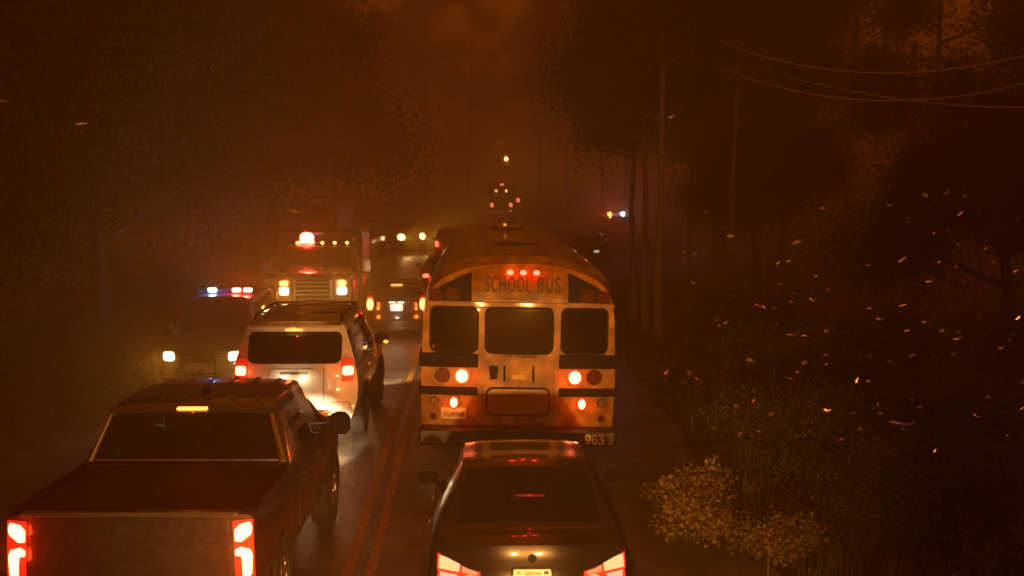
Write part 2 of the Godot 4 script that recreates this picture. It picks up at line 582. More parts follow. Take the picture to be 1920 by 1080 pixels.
func build_sedan_ahead() -> void:   # the dark saloon nearest the camera
	var o := thing("sedan", "glossy black sedan with red tail lamps just behind the school bus", "car")
	shape_car(o, "sedan", mt.black_paint, mt.tint)
	place(o, .43, 9.75, 0.0, 4.5)
	var z := zr_sedan
	for f in [false, true]:
		var s := -1.0 if f else 1.0
		var lens := put_panel("tail_lamp", poly([.43, .80, .52, .81, .70, .87, .79, .92, .80, .72, .77, .66, .62, .655, .44, .70], f), z, .012, mt.red_lens, o, 1.0, 1, .05)
		put_panel("indicator", poly([.60, .848, .70, .885, .775, .905, .783, .80, .61, .79], f), z, .02, mt.amber_dim, lens, 1.0, 0)
		put_panel("indicator", poly([.45, .80, .52, .815, .585, .838, .585, .79, .46, .775], f), z, .02, mt.amber_faint, lens, 1.0, 0)
		put_panel("tail_bulb", poly([.625, .765, .77, .775, .765, .705, .64, .69], f), z, .021, mt.brake_soft, lens, 1.0, 0)
		put_panel("tail_bulb", ell(.515 * s, .735, .055, .038, 12), z, .021, mt.brake_soft, lens, 1.0, 0)
		omni(o, "tail_lamp_light", Vector3(.72 * s, .76, .12), Color(1, .08, .04), .10)
		var kr := M.new()
		kr.box(Vector3(.62 * s, .52, -.05), Vector3(.3, .04, .02), .008)
		obj("reflector", kr, mt.red_dull, o)
		mirror(o, Vector3(.985 * s, .99, -3.0), Vector3(.2, .14, .1), mt.black_paint, s)
	var p := plate(o, 0.0, .75, z)
	text("state_name", "California", "Droid Serif", Vector3(0, .802, z.call(0, .8) + .014), .14, .03, mt.red_ink, p)
	put_panel("plate_sticker", rrect(.115, .805, .04, .026, .003), z, .014, mt.blue_ink, p)
	put_panel("plate_sticker", rrect(-.115, .805, .04, .026, .003), z, .014, mt.faint_ink, p)
	var fr := M.new()
	fr.panel(rrect(0, .75, .36, .21, .03), z, .006, .01, 1.0)
	obj("plate_frame", fr, mt.black, o)
	put_panel("trunk_emblem", ell(0, .915, .036, .036, 16), z, .01, mt.black_trim, o)
	# a stop lamp behind the rear window
	var b := M.new()
	b.box(Vector3(0.02, 1.215, -1.15), Vector3(.27, .018, .03), .006)
	obj("stop_lamp", b, mt.brake_red, o)
	omni(o, "stop_lamp_light", Vector3(0.02, 1.215, -1.128), Color(1, .05, .03), .012, .01)
	var g := M.new()
	g.box(Vector3(.2, .36, .0), Vector3(.55, .16, .04), .02)
	obj("bumper_insert", g, mt.black, o)
	for s in [-1.0, 1.0]:
		put_panel("headlight", ell(.52 * s, .66, .13, .07), zf_sedan, .012, mt.head_glow_dim, o, -1.0)
		spot(o, "headlight_light", Vector3(.52 * s, .64, -4.62), 0, -6, 34, .8, Color(1, .72, .45), 2.2)

func build_pickup() -> void:
	var o := thing("pickup_truck", "dark grey crew cab pickup with covered bed and lit tail lamps", "truck")
	shape_car(o, "pickup", mt.grey_paint, mt.tint)
	place(o, -2.84, 9.75, deg_to_rad(-0.6), 5.85)
	var z := zr_pickup
	for f in [false, true]:
		var s := -1.0 if f else 1.0
		var lens := put_panel("tail_lamp", poly([.83, 1.30, .99, 1.31, 1.0, .84, .98, .80, .85, .80], f), z, .014, mt.red_lens, o, 1.0, 0, .08)
		put_panel("tail_bulb", poly([.845, 1.225, .885, 1.27, .965, 1.29, .985, 1.25, .975, 1.19, .90, 1.13, .85, 1.135], f), z, .02, mt.brake_hot, lens)
		put_panel("tail_bulb", poly([.848, 1.06, .89, 1.085, .965, 1.065, .985, 1.02, .98, .87, .955, .83, .91, .84, .905, .96, .90, 1.01, .85, 1.02], f), z, .02, mt.brake_hot, lens)
		omni(o, "tail_lamp_light", Vector3(.97 * s, 1.16, .16), Color(1, .14, .05), .2)
		omni(o, "tail_lamp_light", Vector3(.97 * s, .98, .16), Color(1, .14, .05), .2)
		mirror(o, Vector3(1.2 * s, 1.34, -4.12), Vector3(.22, .26, .12), mt.black_trim, s)
		var tr := M.new()
		tr.tube([Vector3(.925 * s, 1.385, -1.885), Vector3(.78 * s, 1.80, -2.12)], [.028, .02], 6)
		obj("window_trim", tr, mt.silver_trim, o)
		put_panel("headlight", poly([.6, 1.02, .92, 1.05, .93, .92, .62, .9], f), zf_pickup, .015, mt.head_glow, o, -1.0)
		spot(o, "headlight_light", Vector3(.74 * s, .96, -6.0), 13.0 if s > 0 else -1.0, -20, 21, .45, Color(1, .84, .62), 42.0)
		var rail := M.new()
		rail.box(Vector3(.955 * s, 1.362, -.98), Vector3(.09, .03, 1.72), .012)
		obj("bed_rail", rail, mt.black_trim, o)
	var sl := M.new()
	sl.box(Vector3(0, 1.40, -1.875), Vector3(1.78, .022, .03), .008)
	obj("window_sill_trim", sl, mt.silver_trim, o)
	var lipm := M.new()
	lipm.box(Vector3(0, 1.362, -.045), Vector3(1.76, .035, .11), .015)
	obj("tailgate_cap", lipm, mt.grey_trim, o)
	var tg := M.new()
	tg.panel(rrect(0, 1.05, 1.60, .54, .05), z, .008, .012, 1.0, 1)
	var tgo := obj("tailgate", tg, mt.grey_paint, o)
	put_panel("handle_recess", poly([-.15, 1.318, .15, 1.318, .12, 1.262, -.12, 1.262]), z, .012, mt.black, tgo)
	for emp in [poly([-.82, 1.19, .82, 1.19, .82, 1.165, -.82, 1.165]), poly([.2, 1.10, .72, 1.12, .72, 1.03, .2, 1.0])]:
		put_panel("tailgate_crease", emp, z, .014, mt.grey_paint, tgo, 1.0, 0, 0.0)
	var bp := M.new()
	bp.box(Vector3(0, .62, .06), Vector3(1.9, .2, .2), .05)
	obj("bumper", bp, mt.chrome_dull, o)
	# stop lamp over the rear window
	var b := M.new()
	b.box(Vector3(0.0, 1.853, -2.155), Vector3(.30, .034, .06), .012)
	var bo := obj("stop_lamp", b, mt.stop_orange, o)
	omni(o, "stop_lamp_light", Vector3(0, 1.853, -2.112), Color(1, .3, .08), .02, .012)
	for k in 6:
		var r := M.new()
		var x := (k - 2.5) * .235
		r.box(Vector3(x, 1.927 - .05 * x * x, -3.05), Vector3(.05, .022, 1.35), .011)
		obj("roof_rib", r, mt.grey_paint, o)
	var ant := M.new()
	ant.ball(Vector3(.0, 1.94, -2.75), Vector3(.04, .03, .09), 8)
	obj("roof_antenna", ant, mt.black_trim, o)

func build_white_suv() -> void:
	var o := thing("suv", "white SUV with a dark rear window stopped ahead of the pickup", "car")
	shape_car(o, "suv", mt.white_paint, mt.tint)
	place(o, -2.77, 18.1, deg_to_rad(-.4), 4.8)
	var z := zr_suv
	put_panel("rear_window", rrect(0, 1.475, 1.40, .46, .10), z, .006, mt.tint_dark, o, 1.0, 3)
	for f in [false, true]:
		var s := -1.0 if f else 1.0
		var lens := put_panel("tail_lamp", poly([.70, 1.30, .76, 1.33, .86, 1.31, .90, 1.20, .90, 1.02, .86, .985, .71, .98], f), z, .03, mt.red_lens, o, 1.0, 0, .05)
		put_panel("tail_bulb", rrect(.80 * s, 1.14, .155, .13, .03), z, .037, mt.brake_hot, lens)
		omni(o, "tail_lamp_light", Vector3(.8 * s, 1.14, .1), Color(1, .2, .06), .07, .03)
		mirror(o, Vector3(1.05 * s, 1.24, -3.05), Vector3(.24, .19, .12), mt.black_paint, s)
		var rl := M.new()
		rl.tube([Vector3(.66 * s, 1.86, -.5), Vector3(.66 * s, 1.92, -.65), Vector3(.66 * s, 1.93, -1.6), Vector3(.66 * s, 1.92, -2.5), Vector3(.66 * s, 1.85, -2.65)], [.02, .022, .022, .022, .02], 8)
		obj("roof_rail", rl, mt.black_trim, o)
		put_panel("headlight", poly([.5, .93, .82, .95, .83, .82, .52, .8], f), zf_suv, .015, mt.head_glow, o, -1.0)
		spot(o, "headlight_light", Vector3(.66 * s, .86, -4.95), 0, -30, 36, .7, Color(1, .8, .56), 16.0)
	omni(o, "indicator_light", Vector3(1.13, 1.19, -2.88), Color(1, .45, .1), .06, .012)
	var ind := M.new()
	ind.box(Vector3(1.13, 1.19, -2.93), Vector3(.09, .05, .06), .02)
	obj("mirror_indicator", ind, mt.stop_orange, o)
	var sp := M.new()
	sp.box(Vector3(0, 1.80, -.19), Vector3(1.36, .05, .24), .02)
	obj("roof_spoiler", sp, mt.white_paint, o)
	var b := M.new()
	b.box(Vector3(0, 1.752, -.135), Vector3(.26, .045, .05), .015)
	obj("stop_lamp", b, mt.stop_orange, o)
	omni(o, "stop_lamp_light", Vector3(0, 1.752, -.095), Color(1, .25, .06), .04, .012)
	put_panel("number_garnish", poly([-.36, 1.13, -.30, 1.165, .30, 1.165, .38, 1.12, .38, 1.06, -.36, 1.06]), z, .012, mt.white_paint, o)
	text("dark_lettering", "APPLEWOOD", "Droid Sans", Vector3(0, 1.105, z.call(0, 1.1) + .016), .40, .04, mt.black, o)
	var p := plate(o, 0.0, .96, z)
	for s in [-.15, .15]:
		put_panel("plate_lamp", rrect(s, 1.052, .07, .018, .006), z, .02, mt.plate_lamp, o)
		omni(o, "plate_lamp_light", Vector3(s, 1.035, .05), Color(1, .85, .6), .035, .02)
	var seam := M.new()
	seam.panel(rrect(0.44, .95, .008, .5, .003), z, .004, .0, 1.0)
	obj("tailgate_seam", seam, mt.black, o)
	var bp := M.new()
	bp.box(Vector3(0, .58, -.01), Vector3(1.72, .22, .22), .07)
	obj("bumper", bp, mt.white_paint, o)
	var wp := M.new()
	wp.tube([z3(z, 0.0, 1.27, .02), z3(z, .3, 1.32, .03), z3(z, .5, 1.4, .03)], [.012, .01, .007], 6)
	obj("wiper", wp, mt.black, o)
	var rk := M.new()
	rk.box(Vector3.ZERO, Vector3(1.36, .03, .06), .012)
	var rkm := rk.mesh()
	for zz in [-.75, -1.5, -2.3]: obj("roof_crossbar", rkm, mt.chrome_dull, o).position = Vector3(0, 1.945, zz)

func z3(zf: Callable, x: float, y: float, off: float) -> Vector3:
	return Vector3(x, y, zf.call(x, y) + off)

func build_police(n: String, label: String, x: float, d: float, turn: float, lit: bool) -> void:
	var o := thing(n, label, "police car")
	shape_car(o, "suv", mt.police_paint, mt.tint, true, "steel")
	place(o, x, d, turn, 4.8)
	var z := zf_suv
	var gr := put_panel("grille", rrect(0, .86, .80, .20, .05), z, .014, mt.black, o, -1.0, 1)
	for k in 4: put_panel("grille_bar", rrect(0, .79 + k * .045, .74, .012, .004), z, .022, mt.black_trim, gr, -1.0)
	put_panel("lower_grille", rrect(0, .57, 1.1, .14, .04), z, .012, mt.black, o, -1.0, 1)
	put_panel("front_plate", rrect(0, .66, .62, .18, .02), z, .03, mt.plate, o, -1.0)
	for s in [-1.0, 1.0]:
		put_panel("headlight", rrect(.70 * s, .885, .25, .18, .06), z, .02, mt.head_hot if lit else mt.lens_clear, o, -1.0)
		if lit: spot(o, "headlight_light", Vector3(.70 * s, .89, -4.86), 4.0, -5, 34, .7, Color(1, .74, .45), 3.0)
		mirror(o, Vector3(1.06 * s, 1.22, -3.05), Vector3(.22, .17, .12), mt.black_trim, s)
		var pb := M.new()
		pb.box(Vector3(.36 * s, .74, -4.92), Vector3(.06, .62, .08), .02)
		obj("push_bar_upright", pb, mt.black, o)
	for y in [.55, .98]:
		var cb := M.new()
		cb.tube([Vector3(-.5, y, -4.93), Vector3(.5, y, -4.93)], [.03, .03], 8)
		obj("push_bar", cb, mt.black, o)
	var lb := M.new()
	lb.box(Vector3(0, 1.93, -1.85), Vector3(1.3, .09, .3), .03)
	var bar := obj("light_bar", lb, mt.black, o)
	# lamps of the bar that are on; the car faces the camera, so its own left is on the picture's right
	for q in ([[.30, "blue_hot", .20], [-.26, "red_hot", .2], [-.52, "red_hot", .2]] if n == "police_car" else [[.44, "amber_hot", .24], [-.42, "blue_hot", .28]]):
		for fz in [-2.02]:
			var lm := M.new()
			lm.box(Vector3(q[0], 1.955, fz), Vector3(q[2], .10, .08), .02)
			obj("beacon_lamp", lm, mt[q[1]], bar)
			var c: Color = {"blue_hot": Color(.25, .5, 1), "red_hot": Color(1, .1, .06), "amber_hot": Color(1, .4, .1)}[q[1]]
			omni(o, "beacon_light", Vector3(q[0], 1.97, fz - .1), c, 1.0 if lit else 7.0, .05)
	var sl := M.new()
	sl.ball(Vector3(.93, 1.32, -3.5), Vector3(.08, .09, .1), 10)
	obj("spotlight", sl, mt.chrome_dull, o)
	if n == "police_car":
		put_panel("emblem", rrect(0, .945, .12, .03, .01), z, .02, mt.chrome_dull, o, -1.0)

func build_hatch() -> void:
	var o := thing("hatchback", "dark hatchback with amber tail lamps and a bright number plate", "car")
	shape_car(o, "sedan", mt.dark_blue, mt.tint)
	place(o, -2.24, 32.8, 0.0, 4.5)
	var z := zr_sedan
	var hb := M.new()   # the hatch makes the tail higher than a saloon's
	hb.box(Vector3(0, 1.17, -.62), Vector3(1.42, .50, .9), .18)
	obj("hatch", hb, mt.dark_blue, o)
	var hw := M.new()
	hw.box(Vector3(0, 1.24, -.18), Vector3(1.2, .30, .06), .03, Basis(Vector3.RIGHT, -.25))
	obj("hatch_window", hw, mt.tint_dark, o)
	for s in [-1.0, 1.0]:
		var l := M.new()
		l.box(Vector3(.71 * s, .98, -.17), Vector3(.18, .42, .14), .05)
		var lo := obj("tail_lamp", l, mt.red_lens, o)
		var m := M.new()
		m.ball(Vector3(.71 * s, .96, -.09), Vector3(.09, .16, .04), 12)
		obj("tail_bulb", m, mt.amber_hot, lo)
		omni(o, "tail_lamp_light", Vector3(.71 * s, .96, .05), Color(1, .35, .08), .5)
		mirror(o, Vector3(.98 * s, 1.05, -2.9), Vector3(.2, .14, .1), mt.black_trim, s)
	var b := M.new()
	b.box(Vector3(0, 1.46, -.28), Vector3(.32, .05, .08), .02)
	obj("stop_lamp", b, mt.stop_orange, o)
	put_panel("licence_plate", rrect(0, .86, .34, .17, .015), z, .012, mt.plate, o)
	for s in [-.12, .12]:
		var w := M.new()
		w.box(Vector3(s, 1.0, -.16), Vector3(.16, .035, .06), .01)
		obj("plate_lamp", w, mt.plate_lamp, o)
	omni(o, "plate_lamp_light", Vector3(0, .97, .12), Color(1, .9, .75), .18, .03)

func build_far_cars() -> void:
	var o := thing("sedan", "dark car ahead of the bus, its left tail lamp showing past the bus", "car")
	shape_car(o, "sedan", mt.black_paint, mt.tint)
	place(o, -1.28, 43.0, 0.0, 4.5)
	for s in [-1.0, 1.0]:
		put_panel("tail_lamp", rrect(.62 * s, .84, .22, .12, .04), zr_sedan, .015, mt.brake_red_hot, o)
		mirror(o, Vector3(1.0 * s, 1.02, -2.9), Vector3(.22, .16, .1), mt.black_trim, s)
		omni(o, "tail_lamp_light", Vector3(.62 * s, .84, .1), Color(1, .08, .05), .5)
	plate(o, 0, .7, zr_sedan)
	o = thing("suv", "dark SUV farthest in the queue ahead of the bus roof", "car")
	shape_car(o, "suv", mt.grey_paint, mt.tint)
	place(o, -1.22, 58.0, 0.0, 4.8)
	for s in [-1.0, 1.0]:
		put_panel("tail_lamp", rrect(.8 * s, 1.12, .12, .26, .04), zr_suv, .02, mt.brake_red_hot, o)
		omni(o, "tail_lamp_light", Vector3(.8 * s, 1.1, .12), Color(1, .08, .05), .5)
		mirror(o, Vector3(1.06 * s, 1.24, -3.05), Vector3(.22, .18, .12), mt.black_trim, s)
	put_panel("rear_window", rrect(0, 1.475, 1.40, .46, .10), zr_suv, .006, mt.tint_dark, o, 1.0, 2)
	plate(o, 0, .9, zr_suv)
	# the truck that turns out of the side road
	o = thing("pickup_truck", "dark pickup turning at the junction with both headlights lit", "truck")
	shape_car(o, "pickup", mt.grey_paint, mt.tint)
	var turn := PI + deg_to_rad(38)
	place(o, -3.9 + sin(turn) * 5.6, 69.0 + cos(turn) * -5.6, turn, 5.85)
	for f in [false, true]:
		var s := -1.0 if f else 1.0
		put_panel("headlight", ell(.72 * s, .98, .22, .18), zf_pickup, .03, mt.head_warm, o, -1.0)
		spot(o, "headlight_light", Vector3(.72 * s, .98, -5.98), 0, -6, 38, .7, Color(1, .78, .45), 12.0)
		mirror(o, Vector3(1.2 * s, 1.34, -4.12), Vector3(.22, .26, .12), mt.black_trim, s)
	put_panel("grille", rrect(0, .95, 1.0, .3, .05), zf_pickup, .012, mt.black, o, -1.0)
	put_panel("bumper", rrect(0, .66, 1.8, .2, .05), zf_pickup, .06, mt.chrome_dull, o, -1.0)
	# a tall vehicle far up the road
	o = thing("box_van", "tall van far up the road with two red tail lamps", "van")
	var w := M.new()
	w.box(Vector3(0, 1.55, -2.4), Vector3(1.9, 2.1, 4.6), .15)
	obj("body", w, mt.dark_blue, o)
	var rw := M.new()
	rw.box(Vector3(0, 1.95, -.08), Vector3(1.4, .6, .03), .01)
	obj("rear_window", rw, mt.tint_dark, o)
	var bu := M.new()
	bu.box(Vector3(0, .5, .03), Vector3(1.8, .18, .14), .04)
	obj("bumper", bu, mt.chrome_dull, o)
	for s in [-1.0, 1.0]:
		var l := M.new()
		l.box(Vector3(.68 * s, .98, -.06), Vector3(.2, .26, .08), .03)
		obj("tail_lamp", l, mt.brake_red_hot, o)
		omni(o, "tail_lamp_light", Vector3(.68 * s, .98, .06), Color(1, .1, .06), .15, .03)
		var am := M.new()
		am.ball(Vector3(.36 * s, 2.0, -.03), Vector3(.09, .09, .07), 10)
		obj("marker_lamp", am, mt.amber_hot, o)
		for zz in [-1.0, -3.9]: wheel(o, Vector3(.8 * s, .4, zz), .4, .26, "steel", s)
	var tl := M.new()
	tl.box(Vector3(0.05, 2.45, -.08), Vector3(.3, .09, .1), .03)
	obj("stop_lamp", tl, mt.brake_red_hot, o)
	place(o, (939.5 - 899) / 26.0, 88.0, 0.0, 4.6)
	o = thing("sedan", "dark car beyond the van showing a single red lamp up the road", "car")
	shape_car(o, "sedan", mt.dark_blue, mt.tint)
	place(o, 3.75, 99.0, deg_to_rad(20), 4.5)
	put_panel("tail_lamp", rrect(-.6, .95, .22, .3, .05), zr_sedan, .04, mt.brake_red_hot, o)
	put_panel("tail_lamp", rrect(.6, .85, .22, .1, .04), zr_sedan, .02, mt.red_lens, o)
	o = thing("van", "dark van waiting behind the fire engine's right flank", "van")
	shape_car(o, "suv", mt.dark_blue, mt.tint)
	place(o, -6.0, 62.0 + 4.8, PI - .1, 4.8)
	for s in [-1.0, 1.0]: put_panel("headlight", rrect(.68 * s, .9, .2, .12, .04), zf_suv, .02, mt.head_glow_dim, o, -1.0)
	o = thing("hatchback", "small dark car nosing out beyond the turning pickup", "car")
	shape_car(o, "sedan", mt.grey_paint, mt.tint)
	place(o, -1.9, 78.0, PI + .5, 4.5)
	for s in [-1.0, 1.0]: put_panel("headlight", rrect(.56 * s, .66, .24, .12, .04), zf_sedan, .012, mt.head_warm, o, -1.0)
	o = thing("sedan", "dark car pulled in beside the right-hand police car", "car")
	shape_car(o, "sedan", mt.black_paint, mt.tint)
	place(o, 5.9, 64.0, deg_to_rad(170), 4.5)
	for s in [-1.0, 1.0]:
		put_panel("headlight", rrect(.56 * s, .66, .24, .10, .04), zf_sedan, .012, mt.head_glow_dim, o, -1.0)
		mirror(o, Vector3(.98 * s, 1.0, -2.95), Vector3(.2, .14, .1), mt.black_trim, s)

func flat0(_x: float, _y: float) -> float:
	return 0.0

func build_engine() -> void:
	var o := thing("fire_engine", "fire engine facing the camera, red beacon on its roof", "fire engine")
	o.position = Vector3(-4.62, gh(-4.62, 35.5), -34.0)
	o.rotation.y = deg_to_rad(2)
	# built facing +z, towards the camera; the nose at z = 0
	var m := M.new()
	var rings := []
	for q in [[0.0, 1.02, .62, 1.62], [-.12, 1.08, .58, 1.70], [-.6, 1.12, .55, 1.76], [-1.35, 1.13, .55, 1.82]]:
		var r := PackedVector3Array()
		for c in [[-1, 0], [1, 0], [1.0, .72], [.93, .9], [.74, 1.0], [-.74, 1.0], [-.93, .9], [-1.0, .72]]:
			r.append(Vector3(c[0] * q[1], lerpf(q[2], q[3], c[1]), q[0]))
		rings.append(r)
	m.loft(rings)
	obj("hood", m, mt.engine_red, o)
	m = M.new()
	rings = []
	for q in [[-1.352, 1.12, 1.80], [-1.75, 1.05, 2.32], [-1.9, 1.03, 2.40], [-3.3, 1.05, 2.42]]:
		var r := PackedVector3Array()
		for c in [[-1.1, .55], [1.1, .55], [1.12, 1.45], [q[1] * .96, q[2] - .07], [q[1] * .85, q[2]], [-q[1] * .85, q[2]], [-q[1] * .96, q[2] - .07], [-1.12, 1.45]]:
			r.append(Vector3(c[0], c[1], q[0]))
		rings.append(r)
	m.loft(rings)
	obj("cab", m, mt.engine_red, o)
	var ws := M.new()
	var zw := func(_x: float, y: float) -> float: return -1.352 - (y - 1.80) * .77
	ws.panel(poly([-.98, 1.86, .98, 1.86, .90, 2.26, -.90, 2.26]), zw, .012, .004, 1.0, 1)
	obj("windshield", ws, mt.tint_dark, o)
	for s in [-1.0, 1.0]:
		var sw := M.new()
		sw.box(Vector3(1.075 * s, 1.92, -2.3), Vector3(.03, .6, 1.0), .01, Basis(Vector3.BACK, .10 * s))
		obj("side_window", sw, mt.tint_dark, o)
		var dr := M.new()
		dr.box(Vector3(1.125 * s, 1.08, -2.3), Vector3(.02, .9, 1.1), .008)
		obj("door", dr, mt.engine_white, o)
	var zn := func(x: float, _y: float) -> float: return -.02 * x * x
	var gr := put_panel("grille", rrect(0, 1.22, .98, .62, .06), zn, .02, mt.black, o)
	for k in 5: put_panel("grille_bar", rrect(0, 1.0 + k * .115, .94, .03, .01), zn, .05, mt.chrome, gr)
	put_panel("grille_surround", rrect(-.5, 1.22, .035, .64, .01), zn, .06, mt.chrome, gr)
	put_panel("grille_surround", rrect(.5, 1.22, .035, .64, .01), zn, .06, mt.chrome, gr)
	for s in [-1.0, 1.0]:
		put_panel("lamp_bezel", rrect(.80 * s, 1.31, .36, .44, .05), zn, .015, mt.chrome_dull, o)
		put_panel("headlight", rrect(.80 * s, 1.22, .25, .2, .05), zn, .03, mt.head_hot, o)
		put_panel("indicator", rrect(.80 * s, 1.43, .23, .13, .04), zn, .03, mt.amber_hot, o)
		spot(o, "headlight_light", Vector3(.80 * s, 1.22, .14), 180 + 3, -4, 36, .7, Color(1, .74, .45), 7.0)
		omni(o, "indicator_light", Vector3(.80 * s, 1.43, .12), Color(1, .5, .12), .3)
		for z in [-.75, -5.2]: wheel(o, Vector3(1.0 * s, .5, z), .5, .3, "steel", s)
		var mr := M.new()
		mr.box(Vector3(1.42 * s, 1.82, -1.35), Vector3(.24, .42, .10), .03)
		mr.tube([Vector3(1.42 * s, 2.0, -1.38), Vector3(1.1 * s, 1.98, -1.5)], [.02, .02], 6)
		mr.tube([Vector3(1.42 * s, 1.64, -1.38), Vector3(1.1 * s, 1.6, -1.5)], [.02, .02], 6)
		obj("wing_mirror", mr, mt.chrome_dull, o)
	var bp := M.new()
	bp.box(Vector3(0, .70, .18), Vector3(2.3, .26, .34), .05)
	obj("bumper", bp, mt.chrome, o)
	var bx := M.new()
	bx.box(Vector3(-.1, 1.68, -5.3), Vector3(2.5, 2.12, 3.9), .06)
	var bo := obj("body_box", bx, mt.engine_red, o)
	for s in [-1.0, 1.0]:
		for k in 3:
			var sh := M.new()
			sh.box(Vector3(-.1 + 1.26 * s, 1.8, -4.1 - k * 1.2), Vector3(.03, 1.5, 1.05), .01)
			obj("roller_door", sh, mt.chrome_dull, bo)
	var hr := M.new()
	hr.box(Vector3(-.1, 2.77, -3.42), Vector3(2.4, .05, .06), .015)
	obj("roof_rail", hr, mt.black_trim, bo)
	for k in 5:
		var l := M.new()
		l.ball(Vector3(-.62 + k * .36, 2.45, -1.86), Vector3(.05, .045, .045), 10)
		obj("marker_lamp", l, mt.amber_hot, o)
	var lb := M.new()
	lb.box(Vector3(0, 2.50, -2.25), Vector3(1.7, .10, .34), .03)
	var lbo := obj("light_bar", lb, mt.black, o)
	var be := M.new()
	be.lathe(Vector3(-.36, 2.5, -2.02), Vector3.UP, [[0, .2], [.14, .2], [.22, .14], [.25, .03]], 16)
	obj("beacon_lamp", be, mt.red_hot, lbo)
	omni(o, "beacon_light", Vector3(-.36, 2.60, -1.78), Color(1, .14, .08), 2.4, .08)
	var b2 := M.new()
	b2.box(Vector3(-.38, 2.46, -1.95), Vector3(.5, .05, .1), .02)
	obj("beacon_lamp", b2, mt.red_hot, lbo)
	for x in [-.85, -.35, .2]:
		var q := M.new()
		q.box(Vector3(x * .8, 1.79, -.9), Vector3(.05, .03, .04), .01)
		obj("hood_marker", q, mt.brake_red, o)
	# the taller unit parked behind it
	var t := thing("fire_truck", "tall dark box truck looming behind the fire engine", "truck")
	t.position = Vector3(-6.4, gh(-6.4, 46.0), -43.0)
	var u := M.new()
	u.box(Vector3(0, 2.0, -4.5), Vector3(2.5, 2.9, 6.2), .08)
	obj("box", u, mt.engine_red, t)
	u = M.new()
	u.box(Vector3(0, 1.55, -.75), Vector3(2.3, 2.0, 1.5), .2)
	obj("cab", u, mt.engine_red, t)
	u = M.new()
	u.box(Vector3(0, 2.0, .0), Vector3(2.0, .75, .04), .015)
	obj("windshield", u, mt.tint_dark, t)
	u = M.new()
	u.box(Vector3(0, .65, .02), Vector3(2.35, .3, .2), .05)
	obj("bumper", u, mt.chrome_dull, t)
	u = M.new()
	u.box(Vector3(0, 3.47, -1.38), Vector3(2.45, .04, .06), .012)
	obj("roof_trim", u, mt.silver_trim, t)
	for s in [-1.0, 1.0]:
		for z in [-.9, -5.6]: wheel(t, Vector3(1.05 * s, .5, z), .5, .3, "steel", s)
		u = M.new()
		u.box(Vector3(1.2 * s, 3.3, -1.36), Vector3(.08, .06, .05), .02)
		obj("marker_lamp", u, mt.brake_red if s < 0 else mt.red_dull, t)
		u = M.new()
		u.box(Vector3(.85 * s, 1.05, .03), Vector3(.25, .16, .06), .03)
		obj("headlight", u, mt.lens_clear, t)

# ------------------------------------------------------------------ the school bus
func zb(x: float, y: float) -> float:
	return -.05 * pow(absf(x) / 1.2, 4.0) - .16 * pow(sm(2.40, 2.98, y), 1.5)

